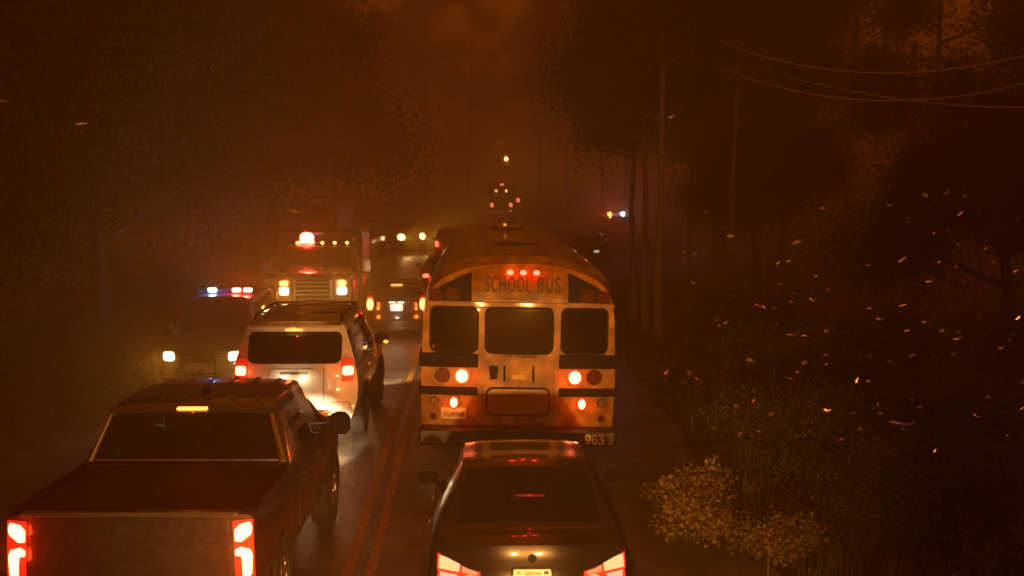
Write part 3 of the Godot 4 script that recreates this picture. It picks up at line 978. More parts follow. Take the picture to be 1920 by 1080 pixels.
func build_bus() -> void:
	var o := thing("school_bus", "yellow school bus seen from behind with its brake lamps lit", "bus")
	var st := [section(0, [1.19, .88, 1.21, 1.3, 1.205, 1.8, 1.165, 2.40, .98, 2.70, .55, 2.86, 0, 2.905], zb),
		section(-.35, [1.2, .80, 1.22, 1.3, 1.22, 1.8, 1.19, 2.40, 1.02, 2.76, .57, 2.945, 0, 3.0])]
	var cells := {}
	for k in 11:
		var z := -.55 - k * 1.0
		st.append(section(z, [1.2, .75, 1.22, 1.3, 1.22, 1.8, 1.2, 2.36, 1.05, 2.81, .60, 2.955, 0, 2.995]))
		st.append(section(z - .85, [1.2, .75, 1.22, 1.3, 1.22, 1.8, 1.2, 2.36, 1.05, 2.81, .60, 2.955, 0, 2.995]))
		cells[Vector2i(2 + k * 2, 2)] = "side_window:%d" % k
	st.append(section(-11.5, [1.1, .8, 1.12, 1.3, 1.12, 1.8, 1.1, 2.36, .95, 2.70, .5, 2.87, 0, 2.91]))
	for i in range(1, st.size() - 1):
		for j in [4, 5]: cells[Vector2i(i, j)] = "roof_panel"
		cells[Vector2i(i, 3)] = "roof_panel"
	var g := shell(st, cells, 1, 4, false)
	face(g.body, st[0], 4, zb, 1.0, 16, 16, 4)
	var zfb := func(_x: float, _y: float) -> float: return -11.5
	face(g.body, st[-1], 4, zfb, -1.0, 8, 8, 4)
	for k in g:
		var nm: String = k.get_slice(":", 0)
		obj(nm, g[k].mesh(30.0), mt.bus_yellow if nm == "body" else mt.bus_roof if nm == "roof_panel" else mt.tint, o)
	# header, rails and posts of the rear wall
	var hd := M.new()
	hd.panel(rrect(0, 2.405, 2.36, .05, .012), zb, .03, .0, 1.0, 3)
	obj("header_rail", hd, mt.bus_yellow, o)
	for s in [-1.0, 1.0]:
		var ps := M.new()
		ps.panel(rrect(.475 * s, 1.63, .05, 1.46, .012), zb, .026, .0, 1.0, 2)
		obj("door_post", ps, mt.bus_yellow, o)
		for q in [[1.70, .17], [1.315, .10]]:
			var r := M.new()
			r.panel(rrect(.865 * s, q[0], .72, q[1], .02), zb, .045, .01, 1.0, 2)
			var ro := obj("rub_rail", r, mt.black_trim, o)
			for e in [-.3, 0.0, .3]: put_panel("rail_ridge", rrect(.865 * s, q[0] + e * q[1] * 1.1, .70, .016, .006), zb, .055, mt.black_trim, ro, 1.0, 1, 0.0)
			r = M.new()
			r.box(Vector3(1.225 * s, q[0], -5.6), Vector3(.03, q[1], 11.1), .01)
			obj("rub_rail", r, mt.black_trim, o)
	# windows: gaskets and panes
	for q in [[-.81, .56], [.815, .55]]:
		put_panel("window_gasket", rrect(q[0], 2.085, q[1] + .05, .60, .10), zb, .010, mt.black, o, 1.0, 2)
		put_panel("rear_window", rrect(q[0], 2.085, q[1], .545, .08), zb, .016, mt.tint_dark, o, 1.0, 2)
	# emergency door
	var dm := M.new()
	dm.panel(rrect(0, 1.635, .88, 1.45, .03), zb, .02, .0, 1.0, 3)
	var door := obj("emergency_door", dm, mt.bus_yellow, o)
	put_panel("window_gasket", rrect(0, 2.085, .86, .60, .10), zb, .026, mt.black, door, 1.0, 2)
	put_panel("door_window", rrect(0, 2.085, .80, .545, .08), zb, .032, mt.tint_dark, door, 1.0, 2)
	put_panel("lower_gasket", rrect(.0, 1.19, .81, .37, .09), zb, .026, mt.black, door, 1.0, 1)
	put_panel("lower_pane", rrect(.0, 1.19, .755, .315, .07), zb, .030, mt.bus_dull, door, 1.0, 1)
	put_panel("handle_recess", poly([-.37, 1.64, -.25, 1.64, -.265, 1.47, -.35, 1.47]), zb, .03, mt.black, door)
	for x in [-.175, .185]:
		put_panel("grab_bar", rrect(x, 1.545, .025, .20, .01), zb, .05, mt.black_trim, door)
	put_panel("door_notice", rrect(.0, 1.50, .17, .055, .005), zb, .024, mt.notice, door)
	text("stop_lettering", "STOP ON SIGNAL", "Droid Sans", Vector3(.015, 1.765, .026), .42, .045, mt.black, door)
	# sign over the door and the dark lamp panels
	put_panel("lamp_panel", poly([-1.14, 2.44, -.60, 2.44, -.60, 2.80, -.75, 2.74, -.98, 2.62, -1.10, 2.52]), zb, .012, mt.black, o, 1.0, 2)
	put_panel("lamp_panel", poly([1.14, 2.44, .60, 2.44, .60, 2.80, .75, 2.74, .98, 2.62, 1.10, 2.52]), zb, .012, mt.black, o, 1.0, 2)
	var sg := put_panel("sign_panel", poly([-.59, 2.437, .59, 2.437, .59, 2.83, .3, 2.868, 0, 2.88, -.3, 2.868, -.59, 2.83]), zb, .014, mt.bus_sign, o, 1.0, 2)
	var letters := [["SCHOOL", -.15, .57], ["BUS", .36, .29]]
	for q in letters:
		text("sign_lettering", q[0], "Droid Sans", Vector3(q[1], 2.655, zb(q[1], 2.655) + .034), q[2], .20, mt.sign_ink, sg, 0.0, 700)
		var wn: MeshInstance3D = sg.get_child(sg.get_child_count() - 1)
		wn.rotate_object_local(Vector3.RIGHT, -.24)
	text("sign_lettering", "EMERGENCY DOOR", "Droid Sans", Vector3(0, 2.487, zb(0, 2.487) + .018), .46, .045, mt.faded_ink, sg, 0.0, 700)
	for k in [-1, 0, 1]:
		var c := M.new()
		c.ball(Vector3(k * .165 + .04, 2.80, zb(0, 2.80) + .03), Vector3(.042, .032, .03), 12)
		obj("clearance_lamp", c, mt.brake_red_hot, o)
		omni(o, "clearance_light", Vector3(k * .165 + .04, 2.80, zb(0, 2.80) + .10), Color(1, .1, .05), .035, .03)
	# lamps
	for s in [-1.0, 1.0]:
		for q in [[.83, .095], [1.04, .085]]:
			put_panel("warning_lamp", ell(q[0] * s, 2.53 - (q[0] - .83) * .1, q[1], q[1] * .9), zb, .03, mt.red_dull if q[0] > .9 else mt.amber_dull, o)
		put_panel("lamp_plate", rrect(.83 * s, 1.51, .48, .22, .10), zb, .02, mt.bus_dull, o)
		put_panel("indicator", ell(.945 * s, 1.51, .10, .10), zb, .03, mt.red_dull, o)
		var bl := put_panel("brake_lamp", ell(.705 * s, 1.505, .10, .105), zb, .03, mt.red_lens, o)
		put_panel("brake_bulb", ell(.705 * s, 1.505, .075, .08), zb, .036, mt.brake_hot, bl)
		omni(o, "brake_light", Vector3(.705 * s, 1.505, .16), Color(1, .16, .06), .08)
		var sb := put_panel("tail_lamp", ell(.80 * s, 1.17, .065, .085), zb, .03, mt.red_lens, o)
		put_panel("tail_bulb", ell(.80 * s, 1.17, .042, .06), zb, .036, mt.tail_hot, sb)
		omni(o, "tail_light", Vector3(.80 * s, 1.17, .12), Color(1, .4, .1), .07, .03)
		put_panel("lamp_bezel", ell(1.045 * s, 1.185, .055, .055), zb, .02, mt.black_trim, o)
		put_panel("reversing_lamp", ell(1.045 * s, 1.185, .042, .042), zb, .028, mt.lens_clear, o)
		put_panel("reflector", ell(1.05 * s, .985, .045, .045), zb, .02, mt.red_dull, o)
	var p := put_panel("licence_plate", rrect(-.80, 1.03, .32, .14, .012), zb, .016, mt.plate_dim, o)
	text("plate_number", "1Q49904", "Droid Sans", Vector3(-.80, 1.022, .02), .26, .075, mt.faded_ink, p)
	var bp := M.new()
	bp.box(Vector3(0, .765, .07), Vector3(2.46, .21, .2), .03)
	var bmp := obj("bumper", bp, mt.bumper_black, o)
	text("fleet_number", "963", "Droid Sans", Vector3(.955, .755, .172), .245, .125, mt.number_cream, bmp)
	# roof ridges, hatch and ribs
	for x in [-.37, .37]:
		var r := M.new()
		var z0 := -.4
		r.box(Vector3(x, 2.99, -5.7), Vector3(.03, .035, 10.4), .01)
		obj("roof_ridge", r, mt.bus_roof, o)
	for z in [-3.3, -8.6]:
		var h := M.new()
		h.box(Vector3(0, 3.03, z), Vector3(.62, .06, .62), .02)
		obj("roof_hatch", h, mt.bus_roof, o)
	for k in 11:
		var z := -.6 - k * 1.0
		for s in [-1.0, 1.0]:
			var r := M.new()
			r.tube([Vector3(.40 * s, 2.985, z), Vector3(.57 * s, 2.958, z), Vector3(.82 * s, 2.88, z), Vector3(1.02 * s, 2.77, z)], [.01, .012, .012, .01], 5)
			obj("roof_rib", r, mt.bus_roof, o)
	for s in [-1.0, 1.0]:
		var m := M.new()
		m.tube([Vector3(1.1 * s, 2.3, -11.5), Vector3(1.4 * s, 2.4, -11.9), Vector3(1.45 * s, 1.7, -11.9)], [.02, .02, .02], 6)
		m.box(Vector3(1.45 * s, 2.0, -11.88), Vector3(.2, .4, .08), .03)
		obj("wing_mirror", m, mt.black, o)
		for z in [-3.2, -10.4]: wheel(o, Vector3(1.02 * s, .5, z), .5, .28, "steel", s)
	var ub := M.new()
	ub.box(Vector3(0, .72, -5.7), Vector3(1.5, .3, 10.8), .04)
	obj("underbody", ub, mt.black, o)
	for k in 4:
		for s in [-.7, .7]:
			var sb := M.new()
			sb.box(Vector3(s, 1.75, -1.0 - k * .8), Vector3(.95, .62, .12), .05)
			obj("seat", sb, mt.cloth, o)
	o.position = Vector3(.45, gh(.5, 17) + .06, -15.12)
	o.rotation = Vector3(deg_to_rad(-.2), 0, deg_to_rad(-1.1))

# ------------------------------------------------------------------ what carries the camera: only its lamps light the picture
func build_follower() -> void:
	var o := thing("following_truck", "dark cab of the truck that follows behind the sedan", "truck", Vector3(.35, gh(0, 2), -2.4))
	var m := M.new()
	m.box(Vector3(0, 1.0, 1.2), Vector3(2.0, 1.1, 2.2), .2)
	obj("hood", m, mt.dark_blue, o)
	m = M.new()
	m.box(Vector3(0, .55, .02), Vector3(2.1, .25, .3), .06)
	obj("bumper", m, mt.chrome_dull, o)
	m = M.new()
	m.box(Vector3(0, 1.05, .09), Vector3(1.0, .5, .04), .015)
	obj("grille", m, mt.black, o)
	for s in [-1.0, 1.0]:
		m = M.new()
		m.ball(Vector3(.76 * s, 1.08, .08), Vector3(.12, .1, .04), 14)
		obj("headlight", m, mt.head_hot, o)
		spot(o, "headlight_light", Vector3(.76 * s, 1.08, -.06), 3.5 if s > 0 else 2.5, 1.0, 25, .8, Color(1, .66, .31), 80.0, .09)
		wheel(o, Vector3(.9 * s, .45, 1.3), .45, .28, "steel", s)

# ------------------------------------------------------------------ vegetation
var sprays := []
func make_sprays() -> void:
	for q in 3:
		var g := M.new()
		for k in 40:
			var c := Vector3(rng.randfn(0, .26), rng.randfn(0, .2), rng.randfn(0, .26))
			var b := Basis.from_euler(Vector3(rng.randf() * TAU, rng.randf() * TAU, rng.randf() * TAU))
			var l := rng.randf_range(.035, .075)
			var w := l * rng.randf_range(.3, .45)
			var p0 := c + b * Vector3(0, 0, -l)
			var p1 := c + b * Vector3(w, .02, 0)
			var p2 := c + b * Vector3(0, -.01, l)
			var p3 := c + b * Vector3(-w, .02, 0)
			g.tri(p0, p1, p2); g.tri(p0, p2, p3)
		sprays.append(g.mesh(10.0))
	for q in 3:   # broad lobed leaves
		var g := M.new()
		for k in 16:
			var c := Vector3(rng.randfn(0, .2), rng.randfn(0, .15), rng.randfn(0, .2))
			var b := Basis.from_euler(Vector3(rng.randfn(0, .7), rng.randf() * TAU, rng.randfn(0, .7)))
			var l := rng.randf_range(.035, .10)
			var rim := []
			for i in 11:
				var t := PI * (.12 + 1.76 * i / 10.0)
				var rr: float = l * ([.55, 1.0][i % 2]) * (1.0 + .25 * cos(t - PI))
				rim.append(c + b * Vector3(sin(t) * rr, -.15 * rr * rr / l, cos(t) * rr))
			for i in 10: g.tri(c, rim[i], rim[i + 1])
		sprays.append(g.mesh(10.0))

func crown(lumps: Array, count: int, size: float, which: int) -> MultiMesh:
	var mm := MultiMesh.new()
	mm.transform_format = MultiMesh.TRANSFORM_3D
	mm.use_colors = true
	mm.mesh = sprays[which % 3 if which < 10000 else 3 + which % 3]
	mm.instance_count = count
	var tot := 0.0
	for l in lumps: tot += pow(l[1].x * l[1].y * l[1].z, .667)
	for i in count:
		var pick := rng.randf() * tot
		var l = lumps[0]
		for q in lumps:
			l = q
			pick -= pow(q[1].x * q[1].y * q[1].z, .667)
			if pick <= 0: break
		var d := Vector3(rng.randfn(0, .52), rng.randfn(0, .52), rng.randfn(0, .52))
		var p: Vector3 = l[0] + d * l[1] + Vector3(rng.randfn(0, .1), rng.randfn(0, .1), rng.randfn(0, .1)) * size
		var s := size * rng.randf_range(.7, 1.35)
		mm.set_instance_transform(i, Transform3D(Basis.from_euler(Vector3(rng.randf() * TAU, rng.randf() * TAU, 0)) * s, p))
		var t := rng.randf_range(.65, 1.25)
		mm.set_instance_color(i, Color(t * rng.randf_range(.9, 1.2), t, t * .9))
	return mm

var protos := {}
func tree_parts(kind: String) -> Array:   # [trunk mesh, crown multimesh]
	if protos.has(kind): return protos[kind]
	var g := M.new()
	var lumps := []
	var big := kind.begins_with("broad")
	var h := 9.0 if big else 15.0
	var lean := Vector3(rng.randf_range(-.5, .5), 0, rng.randf_range(-.5, .5))
	var pts := []
	var rad := []
	for k in 8:
		var t := k / 7.0
		pts.append(Vector3(lean.x * t * t + rng.randfn(0, .04), h * t * (.8 if big else 1.0) - .3, lean.z * t * t + rng.randfn(0, .04)))
		rad.append(lerpf(.26 if big else .105, .05 if big else .035, pow(t, .8)) * (1.35 if k == 0 else 1.0))
	g.tube(pts, rad, 9)
	if big:
		for k in 9:
			var a := TAU * k / 9.0 + rng.randf() * .5
			var y := rng.randf_range(2.6, 6.2)
			var b := Vector3(cos(a), 0, sin(a))
			var base: Vector3 = Vector3(lean.x * .3, y, lean.z * .3)
			var ln := rng.randf_range(2.0, 3.6)
			var tip := base + b * ln + Vector3(0, rng.randf_range(.6, 2.2), 0)
			g.tube([base, base.lerp(tip, .5) + Vector3(0, .25, 0), tip], [.1, .07, .03], 6)
			lumps.append([tip, Vector3(rng.randf_range(.8, 1.7), rng.randf_range(.5, 1.2), rng.randf_range(.8, 1.7))])
			for q in 2:
				var tw := base.lerp(tip, rng.randf_range(.5, 1.0)) + Vector3(rng.randfn(0, .9), rng.randf_range(.3, 1.9), rng.randfn(0, .9))
				g.tube([base.lerp(tip, .6), tw], [.04, .015], 5)
				lumps.append([tw, Vector3.ONE * rng.randf_range(.4, 1.0)])
		for q in 5:
			var up := Vector3(lean.x + rng.randfn(0, 1.1), h * rng.randf_range(.72, 1.12), lean.z + rng.randfn(0, 1.1))
			g.tube([Vector3(lean.x * .6, h * .6, lean.z * .6), up], [.07, .02], 5)
			lumps.append([up, Vector3(rng.randf_range(.5, 1.3), rng.randf_range(.6, 1.3), rng.randf_range(.5, 1.3))])
		lumps.append([Vector3(lean.x, h * .66, lean.z), Vector3(2.0, 1.4, 2.0)])
	else:
		for k in 16:
			var y := h * rng.randf_range(.36, .99)
			var a := rng.randf() * TAU
			var ln := rng.randf_range(.8, 1.9) * (1.25 - y / h * .6)
			var base := Vector3(lean.x * pow(y / h, 2), y - .5, lean.z * pow(y / h, 2))
			var tip := base + Vector3(cos(a) * ln, .5, sin(a) * ln)
			g.tube([base, tip], [.05, .02], 5)
			lumps.append([tip, Vector3(1, .7, 1) * rng.randf_range(.35, 1.0)])
	protos[kind] = [g.mesh(50.0), crown(lumps, 2600 if big else 900, 1.1 if big else 1.1, protos.size())]
	return protos[kind]

func tree(n: String, kind: String, label: String, x: float, d: float, s: float, turn: float, group: String, m := "leaf", bark := "bark") -> void:
	var o := thing(n, label, "tree", Vector3(x, gh(x, d) - .1, -d), turn, group)
	var p := tree_parts(kind)
	var t := obj("trunk", p[0], mt[bark], o)
	var c := MultiMeshInstance3D.new()
	c.name = "crown"
	c.multimesh = p[1]
	c.material_override = mt[m]
	c.set_meta("kind", "stuff")
	o.add_child(c, true)
	t.scale = Vector3.ONE * s
	c.scale = Vector3.ONE * s

func shrub(n: String, label: String, x: float, d: float, r: Vector3, count: int, m: String, size := .55, group := "", lift := 0.0, nl := 8, tight := 1.0) -> void:
	var o := thing(n, label, "shrub", Vector3(x, gh(x, d), -d), 0, group)
	var g := M.new()
	var lumps := []
	for k in nl:
		var a := TAU * k / 8.0 + rng.randf()
		var q := Vector3(cos(a) * r.x * rng.randf_range(.3, .75), r.y * rng.randf_range(.55, 1.1) + lift * (1.0 if nl == 8 else rng.randf_range(.0, 1.1)), sin(a) * r.z * rng.randf_range(.3, .75))
		g.tube([Vector3(q.x * .1, -.1, q.z * .1), Vector3(q.x * .5, q.y * .6, q.z * .5), q], [.014, .01, .006], 5)
		lumps.append([q, Vector3(r.x * .42, r.y * .36, r.z * .42) * tight * rng.randf_range(.8, 1.25)])
	obj("stem", g, mt.bark, o, 60.0)
	var c := MultiMeshInstance3D.new()
	c.name = "foliage"
	c.multimesh = crown(lumps, count, size, count + (10002 if m == "leaf_pale" else 0))
	c.material_override = mt[m]
	c.set_meta("kind", "stuff")
	o.add_child(c, true)

# ------------------------------------------------------------------ ground
func sheet(x0: float, x1: float, d0: float, d1: float, nx: int, nd: int, lift: float, wob := 0.0) -> M:
	var g := M.new()
	var rows := []
	for k in nd + 1:
		var d := d0 + .5 * k if k < 200 else d0 + 100.0 + (d1 - d0 - 100.0) * float(k - 200) / (nd - 200)
		if nd < 180: d = lerpf(d0, d1, float(k) / nd)
		var row := []
		for i in nx + 1:
			var x := lerpf(x0, x1, float(i) / nx)
			if wob > 0.0 and (i == 0 or i == nx): x += wob * (sin(d * 1.7) * .5 + sin(d * 4.3 + 1.0) * .3)
			row.append(Vector3(x, gh(x, d) + lift, -d))
		rows.append(row)
	for k in nd:
		for i in nx: g.quad(rows[k][i], rows[k][i + 1], rows[k + 1][i + 1], rows[k + 1][i])
	return g

func _ready() -> void:
	rng.seed = 77
	# camera
	cam = Camera3D.new()
	cam.name = "camera"
	add_child(cam)
	cam.position = CAM
	cam.rotation = Vector3(-atan(212.0 / FOCAL), -atan(61.0 / FOCAL * cos(atan(212.0 / FOCAL))), 0)
	cam.fov = rad_to_deg(2 * atan(540.0 / FOCAL))
	cam.near = 0.1
	cam.far = 900.0
	cam.current = true
	# smoke-filled night sky, lit orange from the fire
	var img := Image.create(512, 256, false, Image.FORMAT_RGBF)
	var f1 := FastNoiseLite.new()
	f1.seed = 5; f1.frequency = 1.6; f1.fractal_octaves = 5
	for y in 256:
		var el := PI * (0.5 - (y + .5) / 256.0)
		for x in 512:
			var az := TAU * (x + .5) / 512.0
			var p := Vector3(cos(el) * sin(az), sin(el) * 1.5, cos(el) * cos(az))
			var n := f1.get_noise_3dv(p * 2.0 + Vector3(3, 1, 7))
			var e := (1.0 + .55 * n) * (1.25 - .65 * sm(.2, 1.2, el))
			img.set_pixel(x, y, Color(.315 * e, .0690 * e, .0018 * e))
	var pano := PanoramaSkyMaterial.new()
	pano.panorama = ImageTexture.create_from_image(img)
	var sky := Sky.new()
	sky.sky_material = pano
	var env := Environment.new()
	env.background_mode = Environment.BG_SKY
	env.sky = sky
	env.tonemap_mode = Environment.TONE_MAPPER_LINEAR
	env.tonemap_exposure = 1.25
	env.sdfgi_enabled = true
	env.ssao_enabled = true
	env.ssil_enabled = true
	env.volumetric_fog_enabled = true
	env.volumetric_fog_density = 0.0145
	env.volumetric_fog_albedo = lin(1.0, .74, .16)
	env.volumetric_fog_anisotropy = 0.55
	var we := WorldEnvironment.new()
	we.name = "environment"
	we.environment = env
	var lens := CameraAttributesPhysical.new()
	lens.frustum_focal_length = 12.0 / tan(deg_to_rad(cam.fov) / 2.0)
	lens.frustum_focus_distance = 15.0
	lens.exposure_aperture = 1.8
	we.camera_attributes = lens
	add_child(we)

	# materials
	mat("black", .006, .006, .006, .8)
	mat("rubber", .02, .02, .02, .85)
	mat("black_trim", .008, .008, .008, .6)
	mt.black_trim.metallic_specular = .25
	mat("bumper_black", .02, .02, .02, .4)
	mat("cloth", .05, .05, .05, .9)
	mat("chrome", .75, .75, .75, .12, 1.0)
	mat("chrome_dull", .5, .5, .5, .3, 1.0)
	mat("silver_trim", .55, .55, .55, .3, 1.0)
	mat("grey_trim", .12, .12, .12, .35, .4)
	mat("alloy", .5, .5, .5, .3, 1.0)
	mat("steel", .35, .35, .35, .4, 1.0)
	mat("mirror_glass", .010, .010, .010, .6, 0.0)
	mt.mirror_glass.metallic_specular = .15
	mat("black_paint", .006, .006, .007, .25, .0, 1.0)
	mat("grey_paint", .068, .066, .064, .26, .5, 1.0)
	mat("dark_blue", .02, .022, .03, .32, .3, 1.0)
	mat("white_paint", .72, .71, .69, .35, 0.0, 1.0)
	mat("police_paint", .12, .12, .12, .32, 0.0, 1.0)
	mat("engine_red", .025, .008, .006, .35, 0.0, 1.0)
	mat("engine_white", .5, .5, .48, .4, 0.0, .6)
	mat("tonneau", .007, .007, .007, .7)
	mat("bus_yellow", .58, .285, .028, .5, 0.0, .12)
	mat("bus_sign", .50, .25, .03, .4, 0.0, .3)
	mat("bus_dull", .22, .11, .015, .3, 0.0, .5)
	mat("bus_roof", .80, .75, .68, .42, 0.0, .2)
	grain(mt.grey_paint, noise_tex(.05, 5, Color(.75, .73, .70), Color(1, 1, 1), 31), .5)
	for q in ["bus_yellow", "bus_roof", "bus_sign"]:
		grain(mt[q], noise_tex(.012, 5, Color(.45, .42, .38), Color(1, 1, 1), 21), .55)
	grain(mt.bumper_black, noise_tex(.01, 5, Color(.5, .5, .5), Color(1, .95, .85), 9), 1.3)
	mat("plate", .78, .82, .88, .45)
	mat("plate_dim", .6, .58, .52, .5)
	mat("red_ink", .4, .03, .03, .6)
	mat("blue_ink", .03, .05, .15, .6)
	mat("faint_ink", .4, .38, .36, .6)
	mat("faded_ink", .10, .04, .01, .6)
	mat("sign_ink", .055, .028, .01, .6)
	mat("notice", .55, .4, .05, .5)
	mat("number_cream", .92, .85, .66, .4)
	mat("red_dull", .06, .006, .004, .2, 0.0, 1.0)
	mat("amber_dull", .05, .012, .004, .2, 0.0, 1.0)
	mat("lens_clear", .35, .33, .3, .12, .5, 1.0)
	pane("tint", .006, .88)
	mt.tint.metallic_specular = .3
	mt.black_paint.metallic_specular = .3
	mt.black_paint.clearcoat = .5
	mat("tint_dark", .010, .009, .008, .02)
	glow("red_lens", .9, .02, .01, .45)
	glow("brake_hot", 1.0, .42, .14, 6.0)
	glow("brake_soft", 1.0, .22, .14, 2.2)
	glow("tail_hot", 1.0, .55, .18, 6.0)
	glow("brake_red", 1.0, .03, .02, 1.6)
	glow("brake_red_hot", 1.0, .16, .08, 3.6)
	glow("stop_orange", 1.0, .34, .06, 2.4)
	glow("amber_dim", 1.0, .62, .26, 1.0)
	glow("amber_faint", 1.0, .5, .2, .5)
	glow("amber_hot", 1.0, .5, .12, 4.0)
	glow("plate_lamp", 1.0, .8, .55, 2.5)
	glow("head_glow", 1.0, .8, .55, 3.0)
	glow("head_glow_dim", 1.0, .8, .55, 1.0)
	glow("head_warm", 1.0, .66, .26, 7.0)
	glow("head_hot", 1.0, .78, .48, 8.0)
	glow("red_hot", 1.0, .22, .14, 10.0)
	glow("blue_hot", .45, .72, 1.0, 7.0)
	glow("ember_bright", 1.0, .26, .05, 3.0)
	glow("ember_mid", 1.0, .20, .03, .5)
	glow("ember_faint", 1.0, .22, .03, .13)
	for q in [["asphalt", .30, .275, .25], ["soil", .05, .036, .024]]:
		var m := mat(q[0], q[1], q[2], q[3], .5 if q[0] == "asphalt" else .95)
		grain(m, noise_tex(.045, 6, Color(.42, .42, .42), Color(1, 1, 1), 3, 1024), .3, true, 1.5)
		m.detail_enabled = true
		m.detail_blend_mode = BaseMaterial3D.BLEND_MODE_MUL
		m.detail_albedo = noise_tex(.006, 5, Color(.4, .4, .4), Color(1, 1, 1), 12)
	grain(mat("road_paint", .52, .25, .025, .8), noise_tex(.03, 6, Color(.50, .48, .45), Color(1, 1, 1), 8), .7, true)
	grain(mat("bark", .09, .065, .045, .95), noise_tex(.03, 5, Color(.5, .5, .5), Color(1, 1, 1), 6), .8, false, 2.0)
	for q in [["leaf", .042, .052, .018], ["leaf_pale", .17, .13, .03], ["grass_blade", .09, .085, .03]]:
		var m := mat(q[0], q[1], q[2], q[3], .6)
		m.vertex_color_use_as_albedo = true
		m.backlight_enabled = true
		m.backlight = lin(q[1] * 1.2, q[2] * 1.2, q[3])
	grain(mat("bark_pale", .36, .29, .2, .9), mt.bark.albedo_texture, .8, false, 2.0)
	mat("pole_wood", .10, .07, .05, .9)
	mat("cable", .4, .38, .35, .6)
	mat("sign_metal", .3, .28, .2, .5, .3)

	# ground and road
	structure(obj("ground", sheet(-150, 150, -30, 420, 150, 260, -.03), mt.soil, null, 60.0))
	structure(obj("road", sheet(-5.4, 3.15, -25, 300, 22, 260, 0.0, .12), mt.asphalt, null, 60.0))
	for x in [-1.40, -1.16]:
		structure(obj("yellow_line", sheet(x - .055, x + .055, -25, 62, 1, 174, .008), mt.road_paint, null, 60.0))
	make_sprays()

	build_bus()
	build_sedan_ahead()
	build_pickup()
	build_white_suv()
	build_police("police_car", "police car facing the camera with blue and red roof lamps", -5.92 , 25.9 + 4.8, PI, true)
	build_engine()
	build_hatch()
	build_far_cars()
	build_police("patrol_car", "distant police car by the right trunks, amber and blue roof lamps", 7.7, 76.0, PI + .25, false)
	build_follower()
	build_street()
	build_trees()
	build_embers()

